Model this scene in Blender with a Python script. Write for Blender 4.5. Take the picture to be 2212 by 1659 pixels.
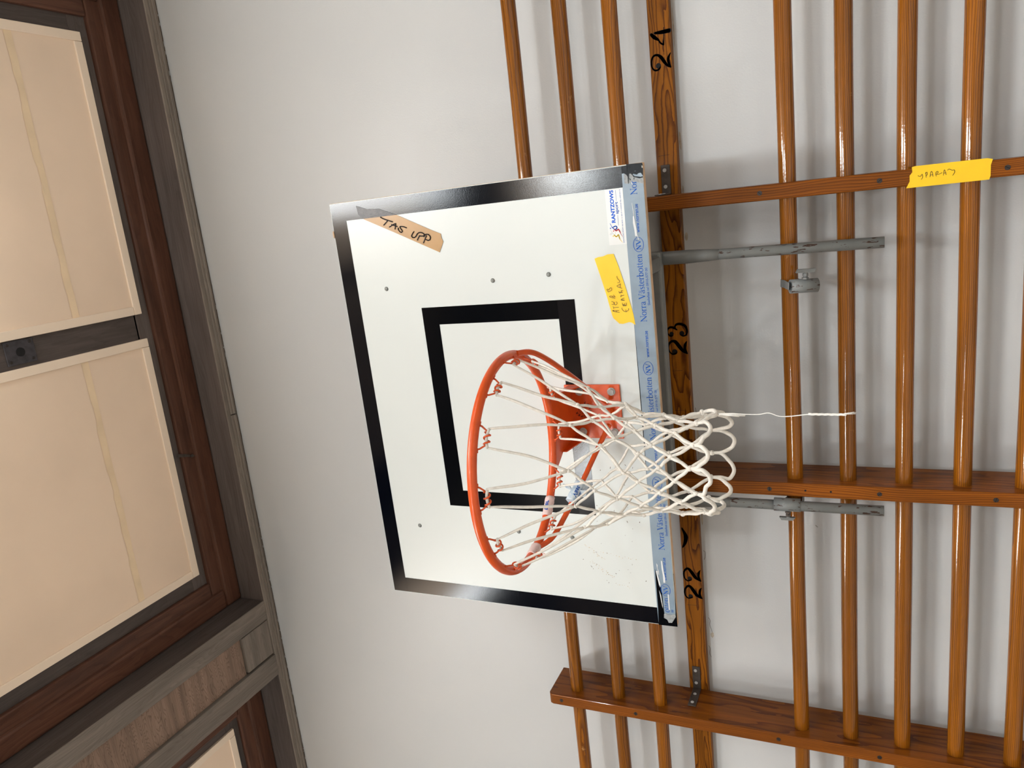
import bpy, bmesh, math, random
from mathutils import Vector, Matrix, Quaternion
random.seed(7)
for o in list(bpy.data.objects): bpy.data.objects.remove(o)
scene = bpy.context.scene
COL = scene.collection
PI = math.pi
# ------------------------------------------------------------------ camera
CAM_R = [[-0.10873415698253663, 0.4024268679990554, -0.9089716711855039], [-0.9680520542988161, -0.2507032116704941, 0.004808308012320246], [-0.22594712494992936, 0.8804547209087872, 0.41683015864532974]]
CAM_C = (0.538413, -2.193701, -0.905840)
FPX = 1652.581
cam_d = bpy.data.cameras.new('camera'); cam = bpy.data.objects.new('camera', cam_d); COL.objects.link(cam)
cam_d.sensor_fit = 'HORIZONTAL'; cam_d.sensor_width = 36.0; cam_d.lens = 36.0*FPX/2212.0
cam_d.clip_start = 0.05; cam_d.clip_end = 60
_r, _d, _f = [Vector(v) for v in CAM_R]
_m = Matrix((( _r.x, -_d.x, -_f.x, CAM_C[0]), (_r.y, -_d.y, -_f.y, CAM_C[1]), (_r.z, -_d.z, -_f.z, CAM_C[2]), (0,0,0,1)))
cam.matrix_world = _m
scene.camera = cam
# ------------------------------------------------------------------ exposure and world
scene.view_settings.view_transform = 'Standard'; scene.view_settings.look = 'None'
scene.view_settings.gamma = 1.0; scene.view_settings.exposure = 0.0; scene.view_settings.use_curve_mapping = False
world = bpy.data.worlds.new('world'); scene.world = world; world.use_nodes = True
world.node_tree.nodes['Background'].inputs['Color'].default_value = (0.9, 0.95, 1.0, 1)
world.node_tree.nodes['Background'].inputs['Strength'].default_value = 0.15
# ------------------------------------------------------------------ the hall's ceiling lamps (long fluorescent fittings, running away from the wall), plus added fill lights
def area(name, loc, sx, sy, power, color=(0.90, 0.965, 1.0)):
    d = bpy.data.lights.new(name, 'AREA'); d.shape = 'RECTANGLE'; d.size = sx; d.size_y = sy; d.energy = power; d.color = color
    o = bpy.data.objects.new(name, d); COL.objects.link(o); o.location = loc
    return o
area('ceiling_lamp', (0.63, -2.0, 1.30), 0.14, 1.20, 25)
area('ceiling_lamp', (-1.75, -2.0, 1.30), 0.14, 1.20, 25)
area('ceiling_lamp', (3.0, -2.0, 1.30), 0.14, 1.20, 30)
for x in (-1.75, 0.63, 3.0):
    area('ceiling_lamp', (x, -4.6, 1.30), 0.14, 1.20, 74)
    area('ceiling_lamp', (x, -7.2, 1.30), 0.14, 1.20, 64)
for x, y, p in ((0.63, -2.0, 5), (-1.75, -2.0, 5), (3.0, -2.0, 5), (0.63, -4.6, 8), (-1.75, -4.6, 8)):    # added upward fill at the fittings, to brighten the ceiling
    area('ceiling_fill_up', (x, y, 1.28), 0.14, 1.20, p*4.2, (1.0, .985, .95)).rotation_euler = (PI, 0, 0)
for x in (-1.75, 0.63, 3.0):        # fill added at the nearest row to brighten the wall below the ceiling
    o = area('upper_wall_fill', (x, -1.39, 1.33), 0.14, 0.08, 1.8); o.rotation_euler = (PI/2, 0, 0)
# ------------------------------------------------------------------ traced lettering and marks (metres on their own surfaces)
TAN_TAPE = [[0.586,0.359],[0.574,0.327],[0.571,0.288],[0.55,0.235],[0.5,0.133],[0.487,0.104],[0.477,0.104],[0.466,0.1],[0.439,0.115],[0.502,0.244],[0.548,0.341],[0.562,0.356]]
TAS = [[[0.548,0.284],[0.542,0.274],[0.532,0.248]],[[0.536,0.263],[0.526,0.277]],[[0.519,0.26],[0.526,0.241],[0.524,0.239],[0.512,0.243]],[[0.525,0.252],[0.518,0.235]],[[0.512,0.206],[0.516,0.216],[0.517,0.226],[0.512,0.225],[0.506,0.221],[0.502,0.223],[0.503,0.228],[0.51,0.233],[0.514,0.232]],[[0.5,0.185],[0.494,0.191],[0.489,0.194],[0.485,0.191],[0.485,0.184],[0.492,0.176],[0.494,0.174]],[[0.488,0.169],[0.477,0.178]],[[0.492,0.177],[0.496,0.169],[0.495,0.161],[0.491,0.155],[0.486,0.157],[0.487,0.168]],[[0.486,0.148],[0.468,0.16]],[[0.484,0.156],[0.489,0.151],[0.489,0.143],[0.483,0.137],[0.476,0.138],[0.473,0.144],[0.476,0.151]]]
YEL_TAPE = [[0.389,-0.314],[0.392,-0.323],[0.393,-0.336],[0.397,-0.348],[0.397,-0.363],[0.369,-0.372],[0.314,-0.386],[0.248,-0.4],[0.221,-0.403],[0.227,-0.395],[0.229,-0.388],[0.225,-0.372],[0.226,-0.363],[0.24,-0.349],[0.248,-0.346],[0.295,-0.337],[0.342,-0.326]]
ATER = [[[0.254,-0.366],[0.257,-0.353],[0.259,-0.352],[0.259,-0.365]],[[0.255,-0.358],[0.258,-0.359]],[[0.26,-0.35],[0.259,-0.349],[0.258,-0.35],[0.26,-0.351],[0.26,-0.35]],[[0.27,-0.351],[0.264,-0.352]],[[0.267,-0.352],[0.267,-0.365]],[[0.282,-0.348],[0.281,-0.352],[0.275,-0.354],[0.275,-0.348]],[[0.275,-0.354],[0.273,-0.358],[0.277,-0.362],[0.281,-0.36]],[[0.275,-0.354],[0.28,-0.356]],[[0.289,-0.358],[0.292,-0.348],[0.294,-0.344],[0.296,-0.346],[0.295,-0.351],[0.293,-0.354]],[[0.293,-0.352],[0.293,-0.358],[0.298,-0.354]],[[0.306,-0.342],[0.312,-0.339],[0.313,-0.341],[0.311,-0.344],[0.315,-0.347],[0.316,-0.35],[0.31,-0.351],[0.306,-0.342]],[[0.265,-0.373],[0.262,-0.373],[0.256,-0.378],[0.256,-0.384],[0.259,-0.389],[0.263,-0.389]],[[0.26,-0.382],[0.254,-0.383]],[[0.277,-0.375],[0.271,-0.376],[0.27,-0.378],[0.276,-0.381]],[[0.27,-0.378],[0.27,-0.384],[0.277,-0.385]],[[0.273,-0.376],[0.271,-0.383]],[[0.284,-0.372],[0.283,-0.381],[0.286,-0.373],[0.289,-0.381]],[[0.292,-0.372],[0.297,-0.374]],[[0.294,-0.373],[0.296,-0.381]],[[0.306,-0.369],[0.302,-0.37],[0.303,-0.376],[0.302,-0.378]],[[0.303,-0.376],[0.308,-0.375],[0.307,-0.379]],[[0.302,-0.37],[0.304,-0.374]],[[0.313,-0.377],[0.316,-0.369],[0.319,-0.365],[0.321,-0.368],[0.324,-0.375]],[[0.315,-0.373],[0.324,-0.374]],[[0.327,-0.367],[0.327,-0.371],[0.331,-0.373],[0.337,-0.368],[0.343,-0.367]]]
SPARAS = [[[0.5037,-1.0214],[0.5014,-1.0261],[0.5061,-1.0299],[0.4991,-1.0308],[0.4949,-1.0285]],[[0.5091,-1.0369],[0.498,-1.0378]],[[0.5071,-1.0361],[0.5093,-1.0392],[0.5041,-1.0401],[0.5018,-1.0374]],[[0.4983,-1.0455],[0.5084,-1.047],[0.509,-1.0493],[0.4985,-1.0517]],[[0.5022,-1.046],[0.5023,-1.0512]],[[0.4983,-1.0579],[0.5047,-1.0567],[0.5087,-1.0593],[0.5067,-1.0616],[0.5025,-1.0583],[0.5023,-1.0632],[0.5049,-1.0693]],[[0.4987,-1.0717],[0.5087,-1.0731],[0.5094,-1.0746],[0.4993,-1.0773]],[[0.5032,-1.0724],[0.5035,-1.077]],[[0.5088,-1.0799],[0.511,-1.0829],[0.5077,-1.089],[0.5081,-1.0928],[0.5029,-1.0937],[0.4966,-1.09]]]
SP_TAPE = [[0.5236,-1.0089],[0.5253,-1.0149],[0.5255,-1.1556],[0.5226,-1.1661],[0.5107,-1.1625],[0.4874,-1.1625],[0.4797,-1.1602],[0.4783,-0.9979],[0.4926,-1.0049],[0.5056,-1.0048],[0.5127,-1.0103]]
DIGITS = [[[[[0.9362,-0.4009],[0.928,-0.4085],[0.9197,-0.4193]],[0.006,0.0082,0.0044]],[[[0.9196,-0.4198],[0.9114,-0.4241],[0.9059,-0.4318]],[0.0027,0.0038,0.0033]],[[[0.9059,-0.4318],[0.9247,-0.4342],[0.9478,-0.4351]],[0.0038,0.0022,0.0016]],[[[0.9379,-0.41],[0.9371,-0.4293],[0.9377,-0.45]],[0.0044,0.0082,0.0087]]],[[[[0.8559,-0.415]],[0.0128]],[[[0.8523,-0.4202],[0.8462,-0.4144],[0.8466,-0.4039],[0.8576,-0.397],[0.8742,-0.3982],[0.8827,-0.4054],[0.8824,-0.4153],[0.8754,-0.4238],[0.8645,-0.4306],[0.8534,-0.4388],[0.8476,-0.448]],[0.0028,0.0039,0.0039,0.0033,0.0039,0.0044,0.005,0.0072,0.0072,0.005,0.0028]],[[[0.8476,-0.448],[0.8596,-0.4428],[0.8708,-0.4423],[0.883,-0.449]],[0.0022,0.0055,0.006,0.0016]]],[[[[0.1303,-0.4055]],[0.011]],[[[0.125,-0.409],[0.1236,-0.4012],[0.1325,-0.3945],[0.143,-0.3952],[0.1492,-0.4028],[0.1476,-0.4117],[0.1413,-0.4216]],[0.0026,0.0037,0.0031,0.0037,0.0052,0.0058,0.0026]],[[[0.1414,-0.4191],[0.15,-0.4162],[0.1569,-0.4213],[0.1577,-0.4328],[0.1516,-0.4452],[0.1385,-0.45],[0.1269,-0.4476],[0.1225,-0.4384],[0.1261,-0.431]],[0.0021,0.0037,0.0052,0.0063,0.0063,0.0047,0.0037,0.0031,0.0026]],[[[0.1304,-0.4351]],[0.013]]],[[[[0.0767,-0.4113]],[0.0148]],[[[0.0727,-0.4157],[0.0697,-0.4057],[0.0771,-0.397],[0.0891,-0.3938],[0.1022,-0.3973],[0.1085,-0.4067],[0.1056,-0.4156],[0.0909,-0.4263],[0.0788,-0.4359],[0.0714,-0.4475]],[0.0032,0.0037,0.0032,0.0037,0.0048,0.0058,0.0085,0.009,0.0074,0.0032]],[[[0.0714,-0.4475],[0.0839,-0.4413],[0.097,-0.4428],[0.1068,-0.4477]],[0.0026,0.0063,0.0068,0.0016]]],[[[[-0.6439,-0.4143]],[0.013]],[[[-0.6481,-0.4182],[-0.6518,-0.407],[-0.6427,-0.3978],[-0.6261,-0.3965],[-0.6132,-0.4036],[-0.6108,-0.412],[-0.6233,-0.4223],[-0.6389,-0.4324],[-0.6487,-0.4475]],[0.0031,0.0037,0.0037,0.0043,0.0055,0.0067,0.0092,0.0086,0.0037]],[[[-0.6487,-0.4475],[-0.6348,-0.4417],[-0.6226,-0.4429],[-0.6124,-0.4478]],[0.0031,0.0061,0.0061,0.0018]]],[[[[-0.7047,-0.4137]],[0.013]],[[[-0.7084,-0.4185],[-0.7118,-0.4063],[-0.7027,-0.3971],[-0.6858,-0.3964],[-0.6727,-0.4038],[-0.6701,-0.4128],[-0.6827,-0.4226],[-0.6984,-0.4328],[-0.7084,-0.4482]],[0.0031,0.0037,0.0037,0.0044,0.0056,0.0069,0.0094,0.0087,0.0037]],[[[-0.7084,-0.4482],[-0.6957,-0.4423],[-0.6818,-0.4436],[-0.6727,-0.4484]],[0.0031,0.0062,0.0062,0.0019]]]]
BLACK_R = [[[0.6,-0.412],[0.599,-0.45],[0.592,-0.451],[0.595,-0.442],[0.597,-0.44],[0.597,-0.422],[0.594,-0.417],[0.597,-0.412]],[[0.597,-0.408],[0.596,-0.413],[0.584,-0.413],[0.582,-0.433],[0.59,-0.44],[0.587,-0.451],[0.569,-0.45],[0.577,-0.445],[0.577,-0.44],[0.574,-0.435],[0.577,-0.427],[0.575,-0.425],[0.571,-0.43],[0.568,-0.444],[0.569,-0.449],[0.566,-0.449],[0.565,-0.441],[0.57,-0.427],[0.576,-0.423],[0.578,-0.421],[0.578,-0.417],[0.556,-0.414],[0.556,-0.413],[0.572,-0.413],[0.577,-0.41],[0.58,-0.405],[0.585,-0.406],[0.585,-0.41]],[[0.57,-0.416],[0.565,-0.42],[0.563,-0.418]],[[0.569,-0.428],[0.567,-0.429],[0.563,-0.428],[0.565,-0.427]]]
BLACK_L = [[[-0.433,-0.402],[-0.452,-0.405],[-0.487,-0.411],[-0.486,-0.415],[-0.507,-0.416],[-0.545,-0.417],[-0.569,-0.418],[-0.577,-0.416],[-0.583,-0.427],[-0.594,-0.428],[-0.589,-0.437],[-0.575,-0.445],[-0.57,-0.448],[-0.508,-0.45],[-0.443,-0.451],[-0.443,-0.45],[-0.599,-0.451],[-0.6,-0.4],[-0.55,-0.402]]]
WHITE_L = [[[-0.417,-0.407],[-0.422,-0.41],[-0.431,-0.409],[-0.44,-0.412],[-0.451,-0.412],[-0.451,-0.411],[-0.438,-0.41],[-0.431,-0.408]],[[-0.44,-0.404],[-0.439,-0.409],[-0.452,-0.409],[-0.473,-0.413],[-0.482,-0.414],[-0.482,-0.41],[-0.461,-0.407]],[[-0.408,-0.42],[-0.41,-0.423],[-0.438,-0.425],[-0.459,-0.428],[-0.472,-0.427],[-0.472,-0.422],[-0.45,-0.422],[-0.431,-0.42]],[[-0.496,-0.409],[-0.51,-0.413],[-0.539,-0.415],[-0.549,-0.415],[-0.529,-0.412],[-0.508,-0.41]],[[-0.505,-0.431],[-0.505,-0.434],[-0.551,-0.434],[-0.551,-0.431]],[[-0.565,-0.417],[-0.563,-0.422],[-0.565,-0.436],[-0.561,-0.447],[-0.57,-0.448],[-0.589,-0.437],[-0.59,-0.428],[-0.58,-0.424],[-0.577,-0.416]]]
WHITE_R = [[[0.513,-0.418],[0.509,-0.419],[0.488,-0.421],[0.479,-0.421],[0.446,-0.425],[0.434,-0.425],[0.434,-0.42],[0.449,-0.419],[0.465,-0.417],[0.48,-0.418],[0.482,-0.42]],[[0.439,-0.425],[0.433,-0.427],[0.424,-0.428],[0.427,-0.426]],[[0.56,-0.42],[0.556,-0.423],[0.551,-0.424],[0.554,-0.422]]]
GREY_R = [[[0.578,-0.404],[0.578,-0.421],[0.564,-0.438],[0.566,-0.45],[0.551,-0.45],[0.559,-0.431],[0.558,-0.422],[0.556,-0.41],[0.558,-0.404]]]
LOGO = [["blue",0.0012,[[0.469,-0.361],[0.462,-0.364],[0.458,-0.365]]],["blue",0.0026,[[0.46,-0.368],[0.462,-0.374],[0.459,-0.377],[0.455,-0.375],[0.455,-0.37],[0.461,-0.365]]],["blue",0.003,[[0.458,-0.361],[0.457,-0.362]]],["red",0.003,[[0.451,-0.368],[0.451,-0.369]]],["red",0.0028,[[0.455,-0.37],[0.451,-0.375],[0.454,-0.38],[0.449,-0.383],[0.444,-0.385]]],["red",0.001,[[0.446,-0.384],[0.441,-0.386],[0.436,-0.389]]],["yellow",0.003,[[0.439,-0.366],[0.438,-0.367]]],["yellow",0.0028,[[0.441,-0.369],[0.437,-0.374],[0.441,-0.379],[0.434,-0.381],[0.43,-0.382]]],["yellow",0.001,[[0.431,-0.381],[0.426,-0.385],[0.422,-0.388]]],["grey",0.0005,[[0.455,-0.36],[0.448,-0.364],[0.442,-0.369],[0.447,-0.373],[0.449,-0.37]]],["grey",0.0005,[[0.446,-0.363],[0.446,-0.36],[0.443,-0.359],[0.443,-0.362],[0.445,-0.363],[0.446,-0.363]]]]
KNOTS = [[[0.1429,-0.8191,-0.3921],[0.1134,-0.8631,-0.3903],[0.0351,-0.9028,-0.394],[-0.0408,-0.8959,-0.3974],[-0.1049,-0.8505,-0.3962],[-0.1348,-0.7836,-0.394],[-0.1282,-0.7078,-0.394],[-0.0845,-0.6454,-0.394],[-0.0156,-0.6132,-0.394],[0.0602,-0.6198,-0.394],[0.1226,-0.6635,-0.394],[0.1548,-0.7324,-0.394]],[[0.1267,-0.7781,-0.4244],[0.1117,-0.8251,-0.4239],[0.0735,-0.8641,-0.448],[-0.0104,-0.8845,-0.436],[-0.0635,-0.8653,-0.4353],[-0.1103,-0.8174,-0.4323],[-0.1219,-0.7535,-0.433],[-0.1022,-0.6913,-0.433],[-0.0541,-0.6472,-0.433],[0.0095,-0.6331,-0.433],[0.0717,-0.6528,-0.433],[0.1158,-0.7009,-0.433]],[[0.112,-0.8083,-0.4619],[0.0835,-0.8451,-0.4699],[0.0229,-0.87,-0.4915],[-0.0339,-0.8616,-0.4718],[-0.0845,-0.8228,-0.4686],[-0.1014,-0.7699,-0.473],[-0.0923,-0.7121,-0.473],[-0.0555,-0.6666,-0.473],[-0.0009,-0.6456,-0.473],[0.0569,-0.6547,-0.473],[0.1024,-0.6915,-0.473],[0.1234,-0.7461,-0.473]],[[0.1025,-0.7689,-0.4972],[0.0879,-0.8139,-0.5014],[0.0541,-0.8461,-0.5163],[0.002,-0.8597,-0.5149],[-0.057,-0.8416,-0.5093],[-0.09,-0.8059,-0.5066],[-0.0979,-0.7542,-0.508],[-0.082,-0.7044,-0.508],[-0.0433,-0.6692,-0.508],[0.0078,-0.6581,-0.508],[0.0576,-0.674,-0.508],[0.0928,-0.7127,-0.508]],[[0.0952,-0.7958,-0.5392],[0.0673,-0.8333,-0.5392],[0.0296,-0.8513,-0.5552],[-0.0204,-0.8489,-0.554],[-0.0739,-0.816,-0.5464],[-0.0858,-0.7742,-0.547],[-0.0808,-0.7253,-0.547],[-0.0521,-0.6854,-0.547],[-0.0072,-0.6652,-0.547],[0.0417,-0.6702,-0.547],[0.0816,-0.6989,-0.547],[0.1018,-0.7438,-0.547]],[[0.0966,-0.7676,-0.5764],[0.0841,-0.8083,-0.5794],[0.0474,-0.8419,-0.5762],[0.0043,-0.8517,-0.5839],[-0.043,-0.8378,-0.59],[-0.0832,-0.8019,-0.5838],[-0.0879,-0.7539,-0.582],[-0.0729,-0.7082,-0.582],[-0.037,-0.676,-0.582],[0.0101,-0.6661,-0.582],[0.0558,-0.6811,-0.582],[0.088,-0.717,-0.582]],[[0.1007,-0.794,-0.6188],[0.0701,-0.8348,-0.6184],[0.031,-0.8529,-0.6138],[-0.0194,-0.8496,-0.622],[-0.0701,-0.8165,-0.6283],[-0.0847,-0.7737,-0.62],[-0.0797,-0.7237,-0.62],[-0.0504,-0.6829,-0.62],[-0.0047,-0.6623,-0.62],[0.0453,-0.6673,-0.62],[0.0861,-0.6966,-0.62],[0.1067,-0.7423,-0.62]]]
# ------------------------------------------------------------------ materials
def nmat(name):
    m = bpy.data.materials.new(name); m.use_nodes = True
    nt = m.node_tree; b = nt.nodes['Principled BSDF']
    return m, nt, b
def plain(name, col, rough=0.5, metal=0.0, coat=0.0, bump=None, mottle=0.0, mscale=8.0, col2=None, spec=0.5):
    m, nt, b = nmat(name); N = nt.nodes; L = nt.links
    b.inputs['Base Color'].default_value = (*col, 1); b.inputs['Roughness'].default_value = rough
    b.inputs['Metallic'].default_value = metal; b.inputs['Coat Weight'].default_value = coat
    b.inputs['Coat Roughness'].default_value = 0.08; b.inputs['Specular IOR Level'].default_value = spec
    tc = N.new('ShaderNodeTexCoord')
    n = N.new('ShaderNodeTexNoise'); n.inputs['Scale'].default_value = mscale; n.inputs['Detail'].default_value = 5
    L.new(tc.outputs['Object'], n.inputs['Vector'])
    mx = N.new('ShaderNodeMix'); mx.data_type = 'RGBA'
    c2 = col2 if col2 else tuple(c*(1-mottle) for c in col)
    mx.inputs['A'].default_value = (*col, 1); mx.inputs['B'].default_value = (*c2, 1)
    mr = N.new('ShaderNodeMapRange'); mr.inputs['From Min'].default_value = .4; mr.inputs['From Max'].default_value = .7
    L.new(n.outputs['Fac'], mr.inputs['Value']); L.new(mr.outputs['Result'], mx.inputs['Factor'])
    L.new(mx.outputs['Result'], b.inputs['Base Color'])
    if bump:
        sc, dist, st = bump
        n2 = N.new('ShaderNodeTexNoise'); n2.inputs['Scale'].default_value = sc; n2.inputs['Detail'].default_value = 2
        L.new(tc.outputs['Object'], n2.inputs['Vector'])
        bp = N.new('ShaderNodeBump'); bp.inputs['Distance'].default_value = dist; bp.inputs['Strength'].default_value = st
        L.new(n2.outputs['Fac'], bp.inputs['Height']); L.new(bp.outputs['Normal'], b.inputs['Normal'])
    return m
def wood(name, axis, light, dark, ring=.005, rough=.2, coat=.6, tilt=.02, dist=3.0, contrast=(.25, .8), offs=(.02, .03, .01), stain=.35):
    """varnished softwood: growth rings about an axis nearly parallel to the grain"""
    m, nt, b = nmat(name); N = nt.nodes; L = nt.links
    tc = N.new('ShaderNodeTexCoord'); oi = N.new('ShaderNodeObjectInfo')
    rv = N.new('ShaderNodeVectorMath'); rv.operation = 'SCALE'; rv.inputs[0].default_value = (3.1, 2.3, 1.7)
    L.new(oi.outputs['Random'], rv.inputs['Scale'])
    k = 'XYZ'.index(axis); sv = [.12, .12, .12]; sv = [.08 if i == k else .12 for i in range(3)]
    rv2 = N.new('ShaderNodeVectorMath'); rv2.operation = 'MULTIPLY'; rv2.inputs[1].default_value = [1.0 if i == k else .02 for i in range(3)]
    L.new(rv.outputs[0], rv2.inputs[0])
    add = N.new('ShaderNodeVectorMath'); add.operation = 'ADD'
    L.new(tc.outputs['Object'], add.inputs[0]); L.new(rv2.outputs[0], add.inputs[1])
    # low frequency wander of the pith line
    mp0 = N.new('ShaderNodeMapping'); mp0.inputs['Scale'].default_value = [1.6 if i == k else 9 for i in range(3)]
    L.new(add.outputs[0], mp0.inputs['Vector'])
    nz = N.new('ShaderNodeTexNoise'); nz.inputs['Scale'].default_value = 1.6; nz.inputs['Detail'].default_value = 2.5
    L.new(mp0.outputs[0], nz.inputs['Vector'])
    sub = N.new('ShaderNodeVectorMath'); sub.operation = 'SUBTRACT'; sub.inputs[1].default_value = (.5, .5, .5)
    L.new(nz.outputs['Color'], sub.inputs[0])
    sc = N.new('ShaderNodeVectorMath'); sc.operation = 'SCALE'; sc.inputs['Scale'].default_value = tilt*2.2
    L.new(sub.outputs[0], sc.inputs[0])
    add2 = N.new('ShaderNodeVectorMath'); add2.operation = 'ADD'
    L.new(add.outputs[0], add2.inputs[0]); L.new(sc.outputs[0], add2.inputs[1])
    add3 = N.new('ShaderNodeVectorMath'); add3.operation = 'ADD'; add3.inputs[1].default_value = offs
    L.new(add2.outputs[0], add3.inputs[0])
    w = N.new('ShaderNodeTexWave'); w.wave_type = 'RINGS'; w.rings_direction = axis; w.wave_profile = 'SAW'
    w.inputs['Scale'].default_value = 2*PI/(20*ring); w.inputs['Distortion'].default_value = dist*.25
    w.inputs['Detail'].default_value = 2; w.inputs['Detail Scale'].default_value = 1.5
    L.new(add3.outputs[0], w.inputs['Vector'])
    # fine fibre
    mp = N.new('ShaderNodeMapping'); mp.inputs['Scale'].default_value = [6 if i == k else 260 for i in range(3)]
    L.new(add.outputs[0], mp.inputs['Vector'])
    nf = N.new('ShaderNodeTexNoise'); nf.inputs['Scale'].default_value = 1.0; nf.inputs['Detail'].default_value = 3
    L.new(mp.outputs[0], nf.inputs['Vector'])
    mr = N.new('ShaderNodeMapRange'); mr.inputs['From Min'].default_value = contrast[0]; mr.inputs['From Max'].default_value = 1.0
    mr.interpolation_type = 'SMOOTHSTEP'
    L.new(w.outputs['Fac'], mr.inputs['Value'])
    mul = N.new('ShaderNodeMath'); mul.operation = 'MULTIPLY'; mul.inputs[1].default_value = contrast[1]
    L.new(mr.outputs['Result'], mul.inputs[0])
    mx = N.new('ShaderNodeMix'); mx.data_type = 'RGBA'; mx.inputs['A'].default_value = (*light, 1); mx.inputs['B'].default_value = (*dark, 1)
    L.new(mul.outputs[0], mx.inputs['Factor'])
    # blotches along the grain
    mp2 = N.new('ShaderNodeMapping'); mp2.inputs['Scale'].default_value = [2.2 if i == k else 22 for i in range(3)]
    L.new(add.outputs[0], mp2.inputs['Vector'])
    nb = N.new('ShaderNodeTexNoise'); nb.inputs['Scale'].default_value = 1.3; nb.inputs['Detail'].default_value = 4
    L.new(mp2.outputs[0], nb.inputs['Vector'])
    mr2 = N.new('ShaderNodeMapRange'); mr2.inputs['From Min'].default_value = .3; mr2.inputs['From Max'].default_value = .75
    mr2.inputs['To Min'].default_value = 1.12; mr2.inputs['To Max'].default_value = 1-stain
    L.new(nb.outputs['Fac'], mr2.inputs['Value'])
    mr3 = N.new('ShaderNodeMapRange'); mr3.inputs['From Min'].default_value = .3; mr3.inputs['From Max'].default_value = .7
    mr3.inputs['To Min'].default_value = .88; mr3.inputs['To Max'].default_value = 1.1
    L.new(nf.outputs['Fac'], mr3.inputs['Value'])
    mm = N.new('ShaderNodeMath'); mm.operation = 'MULTIPLY'; L.new(mr2.outputs[0], mm.inputs[0]); L.new(mr3.outputs[0], mm.inputs[1])
    mr4 = N.new('ShaderNodeMapRange'); mr4.inputs['To Min'].default_value = .74; mr4.inputs['To Max'].default_value = 1.14
    L.new(oi.outputs['Random'], mr4.inputs['Value'])
    mm2 = N.new('ShaderNodeMath'); mm2.operation = 'MULTIPLY'; L.new(mm.outputs[0], mm2.inputs[0]); L.new(mr4.outputs[0], mm2.inputs[1])
    vs = N.new('ShaderNodeVectorMath'); vs.operation = 'SCALE'
    L.new(mx.outputs['Result'], vs.inputs[0]); L.new(mm2.outputs[0], vs.inputs['Scale'])
    L.new(vs.outputs[0], b.inputs['Base Color'])
    b.inputs['Roughness'].default_value = rough; b.inputs['Coat Weight'].default_value = coat; b.inputs['Coat Roughness'].default_value = .05; b.inputs['Specular IOR Level'].default_value = .12
    bp = N.new('ShaderNodeBump'); bp.inputs['Distance'].default_value = .0004; bp.inputs['Strength'].default_value = .35
    L.new(nf.outputs['Fac'], bp.inputs['Height']); L.new(bp.outputs['Normal'], b.inputs['Normal'])
    if coat > .5:      # uneven brushed varnish and rubbed spots
        nc = N.new('ShaderNodeTexNoise'); nc.inputs['Scale'].default_value = 160; nc.inputs['Detail'].default_value = 3
        L.new(add.outputs[0], nc.inputs['Vector'])
        bc = N.new('ShaderNodeBump'); bc.inputs['Distance'].default_value = .0006; bc.inputs['Strength'].default_value = .16
        L.new(nc.outputs['Fac'], bc.inputs['Height']); L.new(bc.outputs['Normal'], b.inputs['Coat Normal'])
        nw = N.new('ShaderNodeTexNoise'); nw.inputs['Scale'].default_value = 9; nw.inputs['Detail'].default_value = 8; nw.inputs['Roughness'].default_value = .75
        L.new(add.outputs[0], nw.inputs['Vector'])
        mw = N.new('ShaderNodeMapRange'); mw.inputs['From Min'].default_value = .655; mw.inputs['From Max'].default_value = .70; mw.inputs['To Max'].default_value = .55
        L.new(nw.outputs['Fac'], mw.inputs['Value'])
        mv = N.new('ShaderNodeMix'); mv.data_type = 'RGBA'; mv.inputs['B'].default_value = (.50, .27, .09, 1)
        L.new(vs.outputs[0], mv.inputs['A']); L.new(mw.outputs[0], mv.inputs['Factor']); L.new(mv.outputs['Result'], b.inputs['Base Color'])
    return m
PINE_L = (.50, .165, .020); PINE_D = (.150, .030, .004)
M_RUNG = wood('varnished_pine_rung', 'X', (.265, .086, .002), (.090, .022, .001), ring=.0042, rough=.5, coat=.8, tilt=.012, dist=1.5, contrast=(.35, .7))
M_UP = wood('varnished_pine_upright', 'Z', (.25, .072, .004), (.095, .021, .002), ring=.005, rough=.5, coat=.3, tilt=.016, dist=1.5, contrast=(.35, .75))
M_RAIL = wood('varnished_pine_rail', 'X', (.33, .112, .006), (.09, .021, .002), ring=.0075, rough=.5, coat=.2, tilt=.04, offs=(0, .06, .425), contrast=(.45, .95))
M_CREAM = plain('cream_board', (.94, .745, .575), .75, mottle=.10, mscale=2.2, bump=(60, .0004, .15))
M_CREAM2 = plain('cream_batten', (.94, .78, .625), .7, mottle=.06, mscale=3)
M_SEAM = plain('yellowed_tape', (.94, .735, .50), .6, mottle=.1, mscale=12)
M_BEAMD = wood('dark_beam', 'X', (.120, .098, .090), (.092, .073, .066), ring=.012, rough=.55, coat=0, tilt=.05, contrast=(.3, .5), stain=.25)
M_BEAMDY = wood('dark_beam_cross', 'Y', (.120, .098, .090), (.092, .073, .066), ring=.012, rough=.55, coat=0, tilt=.05, contrast=(.3, .5), stain=.25)
M_BEAMG = wood('grey_beam', 'X', (.255, .220, .190), (.20, .166, .140), ring=.009, rough=.55, coat=0, tilt=.05, contrast=(.3, .5), stain=.25)
M_BEAMGY = wood('grey_beam_cross', 'Y', (.255, .220, .190), (.20, .166, .140), ring=.009, rough=.55, coat=0, tilt=.05, contrast=(.3, .5), stain=.25)
M_MAH = wood('red_brown_moulding', 'X', (.125, .056, .036), (.085, .036, .024), ring=.014, rough=.45, coat=.15, tilt=.05, contrast=(.3, .35))
M_MAHY = wood('red_brown_moulding_cross', 'Y', (.125, .056, .036), (.085, .036, .024), ring=.014, rough=.45, coat=.15, tilt=.05, contrast=(.3, .6))
M_PLY = wood('plywood_face', 'X', (.37, .26, .20), (.235, .155, .115), ring=.007, rough=.6, coat=0, tilt=.16, contrast=(.5, .9), dist=8)
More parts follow.
